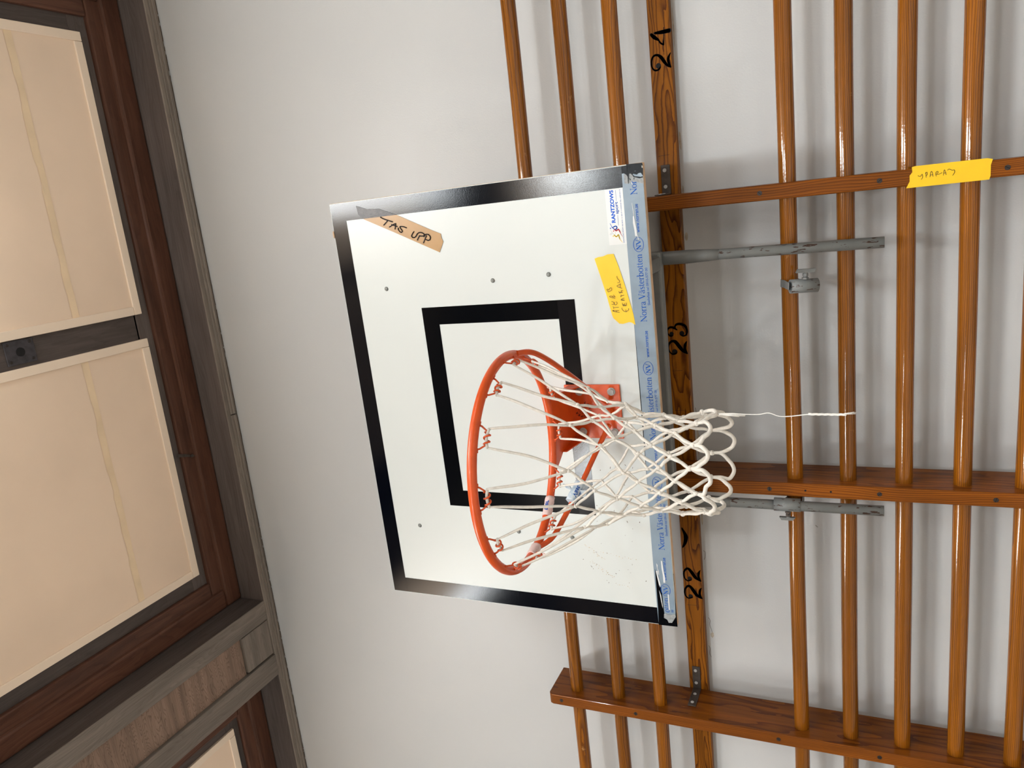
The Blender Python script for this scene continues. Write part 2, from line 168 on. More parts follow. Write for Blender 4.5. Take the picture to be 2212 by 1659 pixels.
M_PLYEDGE = plain('plywood_edge', (.62, .44, .29), .7, mottle=.2, mscale=40)
M_WALL = plain('wall_paint', (.560, .578, .590), .40, spec=.35, mottle=.03, mscale=1.6, bump=(210, .0009, .38))
M_WALL2 = plain('hall_wall', (.26, .23, .20), .7)
M_FLOOR = wood('hall_floor', 'X', (.58, .54, .48), (.50, .46, .40), ring=.03, rough=.4, coat=.2, tilt=.05)
M_BOARD = plain('white_laminate', (.575, .615, .612), .33, mottle=.012, mscale=5, spec=.4)
M_BLACK = plain('black_tape', (.0008, .0016, .0040), .10, bump=(520, .0005, .15), spec=.20)
M_BLACK2 = plain('black_tape_matt', (.0016, .0020, .0030), .15, bump=(600, .0005, .16), spec=.08)
M_BLUETAPE = plain('pale_blue_tape', (.195, .265, .335), .32, mottle=.08, mscale=30, coat=.05)
M_BLUE = plain('blue_ink', (.006, .085, .40), .5, spec=.15)
M_BLUE2 = plain('bright_blue_ink', (.004, .10, .58), .5, spec=.15)
M_RED = plain('red_ink', (.60, .01, .03), .4)
M_YELINK = plain('yellow_ink', (.85, .60, .02), .4)
M_GREYINK = plain('grey_ink', (.30, .30, .33), .5)
M_WHITEP = plain('white_paper', (.64, .66, .67), .45, mottle=.05, mscale=60)
M_CLEAR = plain('worn_grey_adhesive', (.28, .30, .31), .5, mottle=.3, mscale=160)
M_PAPER = plain('sticker_white', (.66, .68, .68), .3)
M_YEL = plain('yellow_tape', (.86, .53, .006), .45, mottle=.06, mscale=20, bump=(50, .0008, .3))
M_TAN = plain('brown_packing_tape', (.41, .245, .105), .30, mottle=.12, mscale=14, coat=.08, bump=(120, .0006, .15), spec=.25)
M_TAN2 = plain('packing_tape_over_black', (.045, .040, .042), .25, mottle=.3, mscale=60, coat=.0, bump=(300, .0008, .3), spec=.2)
M_INK = plain('black_marker', (.004, .004, .009), .5, spec=.15)
M_PEN = plain('pencil_ink', (.05, .04, .02), .5)
M_DIGIT = plain('black_paint', (.005, .005, .006), .5, spec=.2)
M_ORANGE = plain('orange_enamel', (.62, .072, .002), .38, coat=.18, mottle=.12, mscale=40, spec=.5)
M_ROPE = plain('white_cord', (.72, .685, .625), .85, mottle=.14, mscale=120, bump=(700, .0012, .7))
M_THREAD = plain('white_thread', (.86, .84, .80), .9)
M_GREYPAINT = plain('grey_pipe_paint', (.165, .172, .170), .45, mottle=.15, mscale=25, bump=(60, .0006, .25))
def chipped():
    m = plain('chipped_grey_paint', (.185, .200, .203), .42, mottle=.1, mscale=30)
    nt = m.node_tree; N = nt.nodes; L = nt.links; b = N['Principled BSDF']
    src = b.inputs['Base Color'].links[0].from_socket
    tc = N.new('ShaderNodeTexCoord'); mp = N.new('ShaderNodeMapping'); mp.inputs['Scale'].default_value = (95, 95, 30)
    n = N.new('ShaderNodeTexNoise'); n.inputs['Scale'].default_value = 1.5; n.inputs['Detail'].default_value = 4
    L.new(tc.outputs['Object'], mp.inputs['Vector']); L.new(mp.outputs[0], n.inputs['Vector'])
    mr = N.new('ShaderNodeMapRange'); mr.inputs['From Min'].default_value = .615; mr.inputs['From Max'].default_value = .63
    L.new(n.outputs['Fac'], mr.inputs['Value'])
    mx = N.new('ShaderNodeMix'); mx.data_type = 'RGBA'; mx.inputs['B'].default_value = (.05, .022, .014, 1)
    L.new(src, mx.inputs['A']); L.new(mr.outputs[0], mx.inputs['Factor']); L.new(mx.outputs['Result'], b.inputs['Base Color'])
    return m
M_CHIP = chipped()
M_ZINC = plain('zinc_steel', (.50, .50, .49), .40, metal=.15, mottle=.25, mscale=90)
M_GREYSCREW = plain('grey_screw', (.20, .21, .20), .5, metal=.3, mottle=.3, mscale=200)
M_DSCREW = plain('dark_screw', (.045, .035, .030), .4, metal=.6)
M_IRON = plain('dark_iron', (.085, .068, .058), .42, metal=.4, mottle=.4, mscale=60)
M_PLATEM = plain('tarnished_plate', (.075, .068, .075), .5, metal=.5, mottle=.45, mscale=50)
M_HOLE = plain('dark_hole', (.006, .005, .005), .9)
M_PLASTER = plain('bare_plaster', (.50, .44, .36), .9, mottle=.3, mscale=80)
M_CRACK = plain('crack', (.12, .09, .07), .9)
M_DIRT = plain('brown_dirt', (.58, .50, .38), .8, mottle=.5, mscale=220)
M_PINK = plain('pink_newsprint_tape', (.74, .56, .54), .4, mottle=.12, mscale=80)
M_LBLUE = plain('white_blue_tape', (.66, .74, .80), .35, mottle=.25, mscale=110, col2=(.35, .50, .66))

# ------------------------------------------------------------------ mesh helpers
class MB:
    def __init__(s): s.bm = bmesh.new()
    def face(s, pts, smooth=False):
        f = s.bm.faces.new([s.bm.verts.new(p) for p in pts]); f.smooth = smooth; return f
    def box(s, x0, x1, y0, y1, z0, z1, bev=0.0, seg=2):
        r = bmesh.ops.create_cube(s.bm, size=1.0)
        vs = r['verts']
        for v in vs:
            v.co = Vector(((x0+x1)/2+v.co.x*(x1-x0), (y0+y1)/2+v.co.y*(y1-y0), (z0+z1)/2+v.co.z*(z1-z0)))
        if bev > 0:
            es = set(e for v in vs for e in v.link_edges)
            bmesh.ops.bevel(s.bm, geom=list(es), offset=bev, segments=seg, affect='EDGES', profile=.5)
        return s
    def tube(s, pts, rad, n=10, cap=True, closed=False, smooth=True, ell=None):
        pts = [Vector(p) for p in pts]; N = len(pts)
        rs = rad if isinstance(rad, (list, tuple)) else [rad]*N
        rings = []; prev = None
        for i, p in enumerate(pts):
            if closed: t = pts[(i+1) % N]-pts[i-1]
            elif i == 0: t = pts[1]-pts[0]
            elif i == N-1: t = pts[-1]-pts[-2]
            else: t = pts[i+1]-pts[i-1]
            t.normalize()
            if prev is None:
                up = Vector((0, 0, 1)) if abs(t.z) < .9 else Vector((0, 1, 0))
                a = t.cross(up).normalized()
            else:
                a = (prev - t*prev.dot(t)).normalized()
            prev = a; b = t.cross(a)
            ring = []
            for k in range(n):
                th = 2*PI*k/n
                ea, eb = (1, 1) if ell is None else ell
                ring.append(s.bm.verts.new(p + a*math.cos(th)*rs[i]*ea + b*math.sin(th)*rs[i]*eb))
            rings.append(ring)
        M = N if closed else N-1
        for i in range(M):
            r0, r1 = rings[i], rings[(i+1) % N]
            off = 0
            if closed and i == N-1:
                best = min(range(n), key=lambda q: (r1[q].co-r0[0].co).length); off = best
            for k in range(n):
                f = s.bm.faces.new((r0[k], r0[(k+1) % n], r1[(k+1+off) % n], r1[(k+off) % n])); f.smooth = smooth
        if cap and not closed:
            s.bm.faces.new(list(reversed(rings[0]))); s.bm.faces.new(rings[-1])
        return s
    def hollow(s, p0, p1, ro, ri, n=28):
        """open pipe with a wall"""
        p0, p1 = Vector(p0), Vector(p1); t = (p1-p0).normalized()
        a = t.cross(Vector((0, 1, 0)) if abs(t.y) < .9 else Vector((1, 0, 0))).normalized(); b = t.cross(a)
        def ring(p, r): return [s.bm.verts.new(p+a*math.cos(2*PI*k/n)*r+b*math.sin(2*PI*k/n)*r) for k in range(n)]
        o0, o1, i0, i1 = ring(p0, ro), ring(p1, ro), ring(p0, ri), ring(p1, ri)
        for k in range(n):
            q = (k+1) % n
            for A, B, sm in ((o0, o1, True), (i1, i0, True), (i0, o0, False), (o1, i1, False)):
                f = s.bm.faces.new((A[k], A[q], B[q], B[k])); f.smooth = sm
        return s
    def ball(s, c, r, sub=2, sq=(1, 1, 1)):
        g = bmesh.ops.create_icosphere(s.bm, subdivisions=sub, radius=r)
        for v in g['verts']: v.co = Vector((v.co.x*sq[0], v.co.y*sq[1], v.co.z*sq[2]))+Vector(c)
        for v in g['verts']:
            for f in v.link_faces: f.smooth = True
        return s
    def prism(s, poly, fn, d0, d1):
        """poly in 2D, fn(u, v, d) -> 3D; solid between depth d0 and d1"""
        A = [s.bm.verts.new(fn(u, v, d0)) for u, v in poly]; B = [s.bm.verts.new(fn(u, v, d1)) for u, v in poly]
        s.bm.faces.new(A); s.bm.faces.new(list(reversed(B)))
        n = len(poly)
        for i in range(n):
            j = (i+1) % n; s.bm.faces.new((A[j], A[i], B[i], B[j]))
        return s
    def disk(s, fn, u, v, r, d, n=12):
        s.bm.faces.new([s.bm.verts.new(fn(u+r*math.cos(2*PI*k/n), v+r*math.sin(2*PI*k/n), d)) for k in range(n)])
    def stroke(s, fn, pts, w, d, rounds=True, smoothpts=True):
        ws = list(w) if isinstance(w, (list, tuple)) else [w]*len(pts)
        if len(pts) == 1:
            s.disk(fn, pts[0][0], pts[0][1], ws[0]/2, d, 18); return s
        if smoothpts and len(pts) > 2: pts, ws = catmull(pts, ws, 5)
        for i in range(len(pts)-1):
            (x0, y0), (x1, y1) = pts[i], pts[i+1]
            l = math.hypot(x1-x0, y1-y0)
            if l < 1e-7: continue
            nx, ny = -(y1-y0)/l, (x1-x0)/l; a, b = ws[i]/2, ws[i+1]/2
            s.bm.faces.new([s.bm.verts.new(fn(*q, d)) for q in ((x0+nx*a, y0+ny*a), (x0-nx*a, y0-ny*a), (x1-nx*b, y1-ny*b), (x1+nx*b, y1+ny*b))])
        if rounds:
            for (x, y), a in zip(pts, ws): s.disk(fn, x, y, a/2, d, 8)
        return s
def catmull(pts, ws, n):
    P = [pts[0]]+list(pts)+[pts[-1]]; W = [ws[0]]+list(ws)+[ws[-1]]; o = []; ow = []
    for i in range(1, len(P)-2):
        for k in range(n):
            t = k/n; q = []
            for c in range(len(pts[0])):
                a, b, d, e = P[i-1][c], P[i][c], P[i+1][c], P[i+2][c]
                q.append(.5*((2*b)+(-a+d)*t+(2*a-5*b+4*d-e)*t*t+(-a+3*b-3*d+e)*t*t*t))
            o.append(tuple(q)); ow.append(W[i]*(1-t)+W[i+1]*t)
    o.append(tuple(pts[-1])); ow.append(ws[-1])
    return o, ow
def obj(name, mb, mat, parent=None, label=None, recalc=True):
    bm = mb.bm
    if recalc: bmesh.ops.recalc_face_normals(bm, faces=bm.faces)
    me = bpy.data.meshes.new(name); bm.to_mesh(me); bm.free()
    me.materials.append(mat)
    o = bpy.data.objects.new(name, me); COL.objects.link(o)
    if parent: o.parent = parent
    if label: o['label'] = label
    return o
def tag(o, label, cat, group=None):
    o['label'] = label; o['category'] = cat
    if group: o['group'] = group
    return o
def empty(name, loc=(0, 0, 0), label=None, cat=None, group=None):
    o = bpy.data.objects.new(name, None); COL.objects.link(o); o.location = loc; o.empty_display_size = .05
    if label: tag(o, label, cat, group)
    return o
def struct(name, mb, mat, parent=None):
    o = obj(name, mb, mat, parent)
    if not parent: o['kind'] = 'structure'
    return o
def sans(mb, fn, text, u, v, h, width=None, d=0.0, bold=0.0, vertical=False, shear=0.0):
    """built-in font outlines laid on fn's plane; (u, v) = left end of the baseline, h = cap height"""
    cu = bpy.data.curves.new('t', 'FONT'); cu.body = text; cu.size = 1.0; cu.offset = bold; cu.shear = shear; cu.resolution_u = 3
    o = bpy.data.objects.new('t', cu); COL.objects.link(o)
    dg = bpy.context.evaluated_depsgraph_get(); me = bpy.data.meshes.new_from_object(o.evaluated_get(dg))
    xs = [p.co.x for p in me.vertices]; x0, x1 = min(xs), max(xs)
    sy = h/.70; sx = sy if width is None else width/(x1-x0)
    vs = [mb.bm.verts.new(fn(u+(p.co.x-x0)*sx, v+p.co.y*sy, d)) for p in me.vertices]
    for p in me.polygons:
        try: mb.bm.faces.new([vs[i] for i in p.vertices])
        except ValueError: pass
    bpy.data.objects.remove(o); bpy.data.curves.remove(cu); bpy.data.meshes.remove(me)
    return mb
def ell(cx, cy, rx, ry, a0, a1, n, thick, thin):
    P = []; W = []
    for i in range(n+1):
        a = math.radians(a0+(a1-a0)*i/n); P.append((cx+rx*math.cos(a), cy+ry*math.sin(a))); W.append(thin+(thick-thin)*abs(math.cos(a)))
    return P, W
HA = .045
GLY = {  # advance, strokes (points, widths)
 'N': (.92, [([(.12, 0), (.12, 1)], .05), ([(.10, .97), (.78, .03)], .14), ([(.78, 0), (.78, 1)], .05), ([(0, .02), (.25, .02)], HA), ([(0, .98), (.16, .98)], HA), ([(.64, .98), (.92, .98)], HA)]),
 'o': (.62, [ell(.30, .33, .235, .32, 0, 360, 20, .125, .045)]),
 'r': (.44, [([(.14, 0), (.14, .64)], .12), ([(0, .02), (.30, .02)], HA), ([(0, .63), (.14, .63)], HA), ([(.17, .48), (.27, .62), (.40, .58)], [.05, .08, .12])]),
 'a': (.58, [([(.09, .50), (.16, .62), (.28, .64), (.40, .55), (.41, .12), (.47, .03), (.56, .06)], [.10, .06, .05, .10, .12, .08, .04]), ([(.41, .38), (.20, .30), (.09, .16), (.17, .04), (.30, .05), (.41, .15)], [.04, .06, .12, .09, .05, .04])]),
 'V': (.80, [([(.10, .98), (.42, .03)], .14), ([(.42, .03), (.70, .98)], .05), ([(-.04, .98), (.24, .98)], HA), ([(.58, .98), (.82, .98)], HA)]),
 's': (.46, [([(.37, .50), (.30, .63), (.17, .63), (.09, .51), (.16, .40), (.30, .29), (.38, .16), (.30, .03), (.15, .03), (.07, .17)], [.04, .05, .07, .10, .12, .12, .10, .07, .05, .04])]),
 't': (.38, [([(.16, .88), (.15, .15), (.22, .04), (.35, .07)], [.06, .12, .09, .04]), ([(0, .63), (.34, .63)], HA)]),
 'e': (.56, [([(.08, .37), (.48, .37)], HA), ell(.28, .33, .20, .31, 5, 315, 16, .12, .045)]),
 'b': (.66, [([(.13, 0), (.13, 1.04)], .12), ([(0, 1.03), (.13, 1.03)], HA), ell(.34, .33, .22, .31, 0, 360, 18, .12, .045)]),
 'n': (.66, [([(.13, 0), (.13, .64)], .12), ([(0, .63), (.13, .63)], HA), ([(0, .02), (.27, .02)], HA), ([(.16, .50), (.28, .63), (.42, .60), (.48, .45), (.48, 0)], [.05, .06, .09, .12, .12]), ([(.36, .02), (.62, .02)], HA)]),
}
def serif(mb, fn, text, u, v, h, d, skip=0, width=None):
    tot = sum(.3 if c == ' ' else GLY[{'ä': 'a'}.get(c, c)][0] for c in text)
    sx = h if width is None else width/tot; x = 0
    for i, ch in enumerate(text):
        if ch == ' ': x += .3; continue
        adv, st = GLY[{'ä': 'a'}.get(ch, ch)]
        if i >= skip:
            for pts, w in st:
                q = [(u+(x+px)*sx, v+py*h) for px, py in pts]
                mb.stroke(fn, q, [k*h for k in w] if isinstance(w, list) else w*h, d, rounds=False, smoothpts=isinstance(w, list) and len(w) < 14)
            if ch == 'ä':
                for px in (.17, .37): mb.disk(fn, u+(x+px)*sx, v+.84*h, .065*h, d)
        x += adv
    return mb
# ------------------------------------------------------------------ calibrated sizes (metres; the hall wall is y = 0, the room lies on -y)
YB, YF = -.030, -.1803          # rear and front planes of the uprights
UPX = [1.275, .5013, -.2722, -1.0501, -1.828]
RZ = [-.0434, -.1857, -.3211, -.7382, -.8695, -1.0007, -1.1305, -1.2605, -1.3905]
YR = -.1303; HW = .0189; ZC = 1.3467; FLOOR = -2.55
# ------------------------------------------------------------------ room
struct('wall_back', MB().box(-5, 6, 0, .2, FLOOR, 1.9), M_WALL)
struct('wall_left', MB().box(-5.2, -5, -9.2, .2, FLOOR, 1.9), M_WALL2)
struct('wall_right', MB().box(6, 6.2, -9.2, .2, FLOOR, 1.9), M_WALL2)
struct('wall_front', MB().box(-5.2, 6.2, -9.4, -9.2, FLOOR, 1.9), M_WALL2)
struct('floor', MB().box(-5.2, 6.2, -9.4, .2, FLOOR-.1, FLOOR), M_FLOOR)
# ceiling: boards between beams, in coffers along the wall
struct('ceiling', MB().box(-5.2, 6.2, -9.4, .2, ZC+.20, ZC+.26), M_CREAM)
Y0 = -.048; Y1 = -2.75
def ring(x0, x1, y0, y1, i0, i1, z0, z1, mx, my, names, bev=.004):
    """a rectangular frame; the pieces along the wall and those across it"""
    struct(names[0], MB().box(x0+i0, x1-i0, y0-i1, y0-i0, z0, z1, bev), mx)
    struct(names[0], MB().box(x0+i0, x1-i0, y1+i0, y1+i1, z0, z1, bev), mx)
    struct(names[0], MB().box(x0+i0, x0+i1, y1+i1, y0-i1, z0, z1, bev), my)
    struct(names[0], MB().box(x1-i1, x1-i0, y1+i1, y0-i1, z0, z1, bev), my)
TN = [0]
def tn():
    TN[0] += 1; return 'trim_%d' % TN[0]
def coffer(x0, x1, mull):
    ring(x0, x1, Y0, Y1, -.02, .0, ZC+.001, ZC+.19, M_BEAMD, M_BEAMDY, [tn()])
    ring(x0, x1, Y0, Y1, .0, .080, ZC+.118, ZC+.19, M_MAH, M_MAHY, [tn()], .010)
    ring(x0, x1, Y0, Y1, .074, .134, ZC+.130, ZC+.19, M_MAH, M_MAHY, [tn()], .006)
    ring(x0, x1, Y0, Y1, .128, .200, ZC+.146, ZC+.19, M_BEAMD, M_BEAMDY, [tn()], .002)
    if mull:
        struct(tn(), MB().box(mull[0]-.01, mull[1]+.01, Y1+.19, Y0-.19, ZC+.146, ZC+.19, .002), M_BEAMDY)
def panel(x0, x1, y0, y1, seams):
    """cream ceiling board with a batten frame and taped seams"""
    b = .030; z = ZC+.142
    p = MB().box(x0, x1, y0, y1, z, z+.012); o = struct(tn(), p, M_CREAM)
    for q in ((x0, x1-b-.0015, y1-b, y1), (x0, x1, y0, y0+b), (x0, x0+b, y0+b+.0012, y1-b-.0012), (x1-b, x1, y0+b+.0012, y1-.0005)):
        obj('batten', MB().box(*q, z-.006, z+.001, .0012, 1), M_CREAM2, o)
    for sy, w in seams:
        m = MB(); n = 46; up = []; lo = []
        for i in range(n+1):
            x = x0+b+(x1-x0-2*b)*i/n
            wb = .0012*math.sin(i*.31+sy*9)+.0012*random.uniform(-1, 1)
            up.append((x, sy+w/2+wb*.5)); lo.append((x, sy-w/2+(wb if i % 13 < 9 else wb+.004)))
        for i in range(n):
            m.face([(up[i][0], up[i][1], z-.0008), (up[i+1][0], up[i+1][1], z-.0008), (lo[i+1][0], lo[i+1][1], z-.0016), (lo[i][0], lo[i][1], z-.0016)])
        obj('seam_tape', m, M_SEAM, o)
    return o
XL, XR = -.930, 1.448
coffer(XL, XR, (.212, .303))
panel(-.741, .212, Y1+.17, Y0-.167, [(-.478, .026), (-1.32, .026)])
panel(.303, 1.262, Y1+.17, Y0-.167, [(-.470, .026), (-1.32, .026)])
coffer(-3.63, -1.272, None)
panel(-3.44, -1.272-.172, Y1+.17, Y0-.167, [(-.90, .026)])
coffer(XR+.342, XR+2.7, None)
panel(XR+.342+.186, XR+2.5, Y1+.17, Y0-.167, [(-.47, .026)])
def cross(xa):
    """one double cross beam between coffers: two grey strips, plywood between, a short block at the wall"""
    struct(tn(), MB().box(xa-.084, xa-.0005, Y1-.2, -.0475, ZC, ZC+.06, .003), M_BEAMGY)
    struct(tn(), MB().box(xa-.342, xa-.249, Y1-.2, -.0475, ZC-.004, ZC+.06, .003), M_BEAMGY)
    struct(tn(), MB().box(xa-.25, xa-.083, Y1-.2, -.200, ZC+.014, ZC+.06), M_PLY)
    struct(tn(), MB().box(xa-.243, xa-.089, -.196, -.0485, ZC+.003, ZC+.06, .003), M_BEAMG)
cross(XL); cross(XR+.342); cross(-3.63); 
struct(tn(), MB().box(-5, 6, Y1-.9, Y1, ZC, ZC+.2, .003), M_BEAMG)
struct(tn(), MB().box(-5, 6, -.0472, -.026, ZC, ZC+.06, .003), M_BEAMG)
wj = -.088   # joint in the wall moulding
for a, b in ((-5, -.139), (-.136, 6)):
    m = MB(); m.box(a, b, -.028, -.016, ZC-.004, ZC+.04, .002); m.box(a, b, -.017, -.008, ZC-.009, ZC+.04, .002); m.box(a, b, -.009, -.0005, ZC-.005, ZC+.04, .002)
    struct(tn(), m, M_BEAMG)
# ragged dark gap and loose paint where the moulding meets the wall
m = MB(); fw_ = lambda u, v, d: (u, -d, v)
up_ = [(-1.9+3.4*i/120, ZC-.004) for i in range(121)]; lo_ = [(x, ZC-.0062-random.uniform(0, .0016)) for x, z in up_]
for i in range(120): m.face([fw_(*up_[i], .0006), fw_(*up_[i+1], .0006), fw_(*lo_[i+1], .0006), fw_(*lo_[i], .0006)])
struct('trim_62', m, M_CRACK)
m = MB()
for x0, x1 in ((-1.85, -1.05), (-.95, -.6), (.05, .3), (1.1, 1.35)):
    x = x0
    while x < x1:
        w_ = random.uniform(.006, .020); z_ = ZC-.0065-random.uniform(0, .004)
        m.face([fw_(x, z_+.003, .0009), fw_(x+w_, z_+.0025, .0009), fw_(x+w_*.8, z_-random.uniform(0, .002), .0012), fw_(x+w_*.3, z_-random.uniform(0, .002), .0012)])
        x += w_+random.uniform(.004, .05)
struct('trim_63', m, M_WHITEP)
t = empty('latch_plate', (.262, -.68, ZC+.146), 'square dark metal plate on the grey bar between the two cream ceiling panels', 'metal plate')
m = MB(); m.box(-.038, .038, -.048, .048, -.004, 0, .001, 1); obj('plate', m, M_PLATEM, t)
m = MB(); m.tube([(0, 0, -.0035), (0, 0, -.0055)], .014, 20); obj('hole_rim', m, M_HOLE, t)
for sx in (-1, 1):
    for sy in (-1, 1):
        obj('screw', MB().tube([(sx*.027, sy*.036, -.003), (sx*.027, sy*.036, -.006)], [.0055, .004], 14), M_DSCREW, t)
m = MB(); m.prism([(0, .006), (.035, .006), (.075, .002), (.10, 0), (.06, -.004), (0, -.006)], lambda u, v, d: (v, u, d), 0, -.003)
m.tube([(0, .068, -.002), (0, .068, -.006)], .006, 12)
o = obj('hook_nail', m, M_IRON, None); o.location = (-.248, -.205, ZC+.128); o.rotation_euler = (0, 0, .33)
tag(o, 'small flat iron spike sticking across the red-brown ceiling moulding', 'nail')
# ------------------------------------------------------------------ wall rail with the painted numbers
wall_fn = lambda base: (lambda u, v, d: (u, base-d, v))
rail = empty('wall_rail', (-.28, YB, -.451), 'horizontal pine rail on the wall behind the bars with black numbers 22, 23 and 24', 'rail')
def rel(root): return lambda o: setattr(o, 'location', (-root.location.x, -root.location.y, -root.location.z))
m = MB().box(-1.95, 1.45, YB, -.0005, -.4512, -.3928, .003); o = obj('rail_board', m, M_RAIL, rail); rel(rail)(o)
fn = wall_fn(YB)
for i, dg in enumerate(DIGITS):
    m = MB()
    for pts, ws in dg: m.stroke(fn, [tuple(p) for p in pts], [w*1.25 for w in ws] if len(ws) > 1 else [ws[0]*1.1], .0004)
    o = obj('painted_digit', m, M_DIGIT, rail); rel(rail)(o)
for u, v in ((.590, -.4235), (.5445, -.4236)):
    m = MB(); m.disk(fn, u, v, .0035, .0005); o = obj('screw_hole', m, M_HOLE, rail); rel(rail)(o)
for u in (.625, -.10, .33, -.735, .02):   # scribed pencil lines
    m = MB(); m.stroke(fn, [(u, -.4), (u+.001, -.43)], .0008, .0005); o = obj('scribed_line', m, M_HOLE, rail); rel(rail)(o)
m = MB(); m.stroke(fn, [(-.475, -.399), (-.492, -.407), (-.505, -.410), (-.525, -.406), (-.54, -.398)], [.004, .010, .014, .010, .004], .0004)
o = obj('dark_knot', m, M_HOLE, rail); rel(rail)(o)
# cracks and chips in the plaster under the rail
fw = wall_fn(0)
m = MB()
for path in ([(-.79, -.459), (-.80, -.464), (-.815, -.462), (-.84, -.468), (-.855, -.464)], [(-.89, -.455), (-.90, -.459), (-.915, -.457), (-.93, -.461)], [(-.10, -.455), (-.15, -.462), (-.17, -.459), (-.2, -.463), (-.23, -.459)], [(-.56, -.455), (-.565, -.460), (-.58, -.459), (-.59, -.456)]):
    m.stroke(fw, path, .0013, .0004)
m.stroke(fw, [(-.45, -.78), (-.455, -.785)], .0014, .0004)
struct('trim_60', m, M_CRACK)
m = MB()
for cx, cz, sx, sz in ((.40, -.457, .012, .006), (.52, -.455, .02, .003), (.33, -.455, .01, .003), (-.85, -.468, .010, .006), (-.20, -.457, .05, .004), (.66, -.455, .03, .003), (.95, -.454, .05, .002), (-.45, -.456, .03, .003)):
    n = 10; m.face([fw(cx+sx*math.cos(2*PI*k/n)*random.uniform(.7, 1.1), cz+sz*math.sin(2*PI*k/n)*random.uniform(.6, 1.2), .0006) for k in range(n)])
struct('trim_61', m, M_PLASTER)
# ------------------------------------------------------------------ wall bars
bars = empty('wall_bars', (-.28, YF, FLOOR), 'gymnastics wall bars of orange-brown varnished wood, round rungs through deep uprights', 'wall bars')
screws = {1: [-.678, -.943, -1.194, -1.50], 2: [-.677, -.943, -1.195, -1.50], 3: [-.003, -.252, -.678, -.943, -1.2]}
for i, x in enumerate(UPX):
    prof = [(YB, FLOOR+.001), (YF, FLOOR+.001), (YF, .028), (YF+.004, .037), (YF+.013, .0415), (YB, .043)]
    m = MB(); bm = m.bm
    m.prism(prof, lambda u, v, d: (x+d, u, v), -HW, HW)
    es = [e for e in bm.edges if abs(e.verts[0].co.x-e.verts[1].co.x) < 1e-6]
    bmesh.ops.bevel(bm, geom=es, offset=.0035, segments=3, affect='EDGES', profile=.5)
    o = obj('upright', m, M_UP, bars); rel(bars)(o)
    if i in screws:
        for z in screws[i]:
            s = MB(); s.tube([(x, YF+.002, z), (x, YF-.0008, z)], [.0062, .0058], 16); 
            sc = obj('screw', s, M_DSCREW, o)
            s = MB(); a = random.uniform(0, PI); c, q = math.cos(a)*.0055, math.sin(a)*.0055
            s.stroke(wall_fn(YF), [(x-c, z-q), (x+c, z+q)], .0012, .0012, rounds=False); obj('screw_slot', s, M_HOLE, sc)
    if i == 2:
        for zz in (-.767, -.829):
            s = MB(); s.disk(wall_fn(YF), x, zz, .0028, .0004); obj('drill_hole', s, M_HOLE, o)
for k, z in enumerate(RZ):
    m = MB(); n = 40
    pts = [(-1.93+3.33*j/n, YR, z+.0006*math.sin(j*.7+k)) for j in range(n+1)]
    m.tube(pts, .0202, 28, ell=(1, 1.02)); o = obj('rung', m, M_RUNG, bars); rel(bars)(o)
# angle brackets tying uprights to the rail
def bracket(side, x, label):
    """side = +1: bracket on the right flank of the upright"""
    t = empty('angle_bracket', (x+side*HW, YB, -.417), label, 'bracket')
    w = .0125
    m = MB(); m.box(*sorted((0, side*.080)), -.0035, -.0002, -w, w, .001, 1)
    m.box(*sorted((.0002*side, side*.0036)), -.095, -.0002, -w, w, .001, 1); obj('plate', m, M_IRON, t)
    for px in (.022, .066):
        obj('screw', MB().tube([(side*px, -.003, .002), (side*px, -.0052, .002)], [.0055, .0048], 16), M_ZINC, t)
    for py in (-.036, -.078):
        obj('screw', MB().tube([(side*.003, py, .001), (side*.0052, py, .001)], [.0055, .0048], 16), M_ZINC, t)
bracket(1, UPX[3], 'dark iron angle bracket screwed to the left upright and the rail left of number 22')
bracket(1, UPX[1], 'dark iron angle bracket on the rail beside number 24, at the lower right board corner')
# ------------------------------------------------------------------ yellow tape on the right upright
fu = wall_fn(YF)
t = empty('tape_strip', (UPX[1], YF, -1.165), 'strip of yellow tape lettered SPARAS stuck on the right-hand upright', 'tape')
m = MB(); pl = SP_TAPE
m.prism([tuple(p) for p in pl], fu, .0002, .0009)
m.bm.verts.ensure_lookup_table()
o = obj('tape', m, M_YEL, t); rel(t)(o)
m = MB()
for s_ in SPARAS: m.stroke(fu, [tuple(p) for p in s_], .0010, .0014)
o = obj('lettering', m, M_PEN, t); rel(t)(o)
# ------------------------------------------------------------------ backboard
RB = Matrix((((0.999934, 0.010290, -0.005026), (-0.010237, 0.999893, 0.010456), (0.005133, -0.010403, 0.999933)))).to_4x4()
BW = Matrix.Translation((0, -.3835, 0)) @ RB
def on_board(o): o.matrix_world = BW
fb = lambda u, v, d: (u, -d, v)
bb = empty('basketball_backboard', (0, 0, 0), 'white basketball backboard with black border and inner rectangle, pale blue tape along its lower edge', 'backboard')
on_board(bb)
m = MB(); m.box(-.6, .6, .0006, .0185, -.45, .45, .0015, 2); obj('plywood_core', m, M_PLYEDGE, bb, 'tan plywood body showing at the lower edge')
m = MB(); m.box(-.5992, .5992, -.0002, .0022, -.4492, .4492, .0006, 1); obj('panel', m, M_BOARD, bb)
def strip(nm, x0, x1, z0, z1, mat=M_BLACK, d=.0004):
    m = MB(); m.box(x0, x1, -d, .0001, z0, z1); return obj(nm, m, mat, bb)
E_ = .5975; F_ = .4475; TW = .050
strip('border_tape', .549, E_, -F_, F_, M_BLACK); strip('border_tape', -E_, -.549, -F_, F_, M_BLACK, .0004)
strip('border_tape', -E_, .549, F_-.048, F_, M_BLACK, .0006); strip('border_tape', -E_, E_, -F_, -.3995, M_BLACK2, .0006)
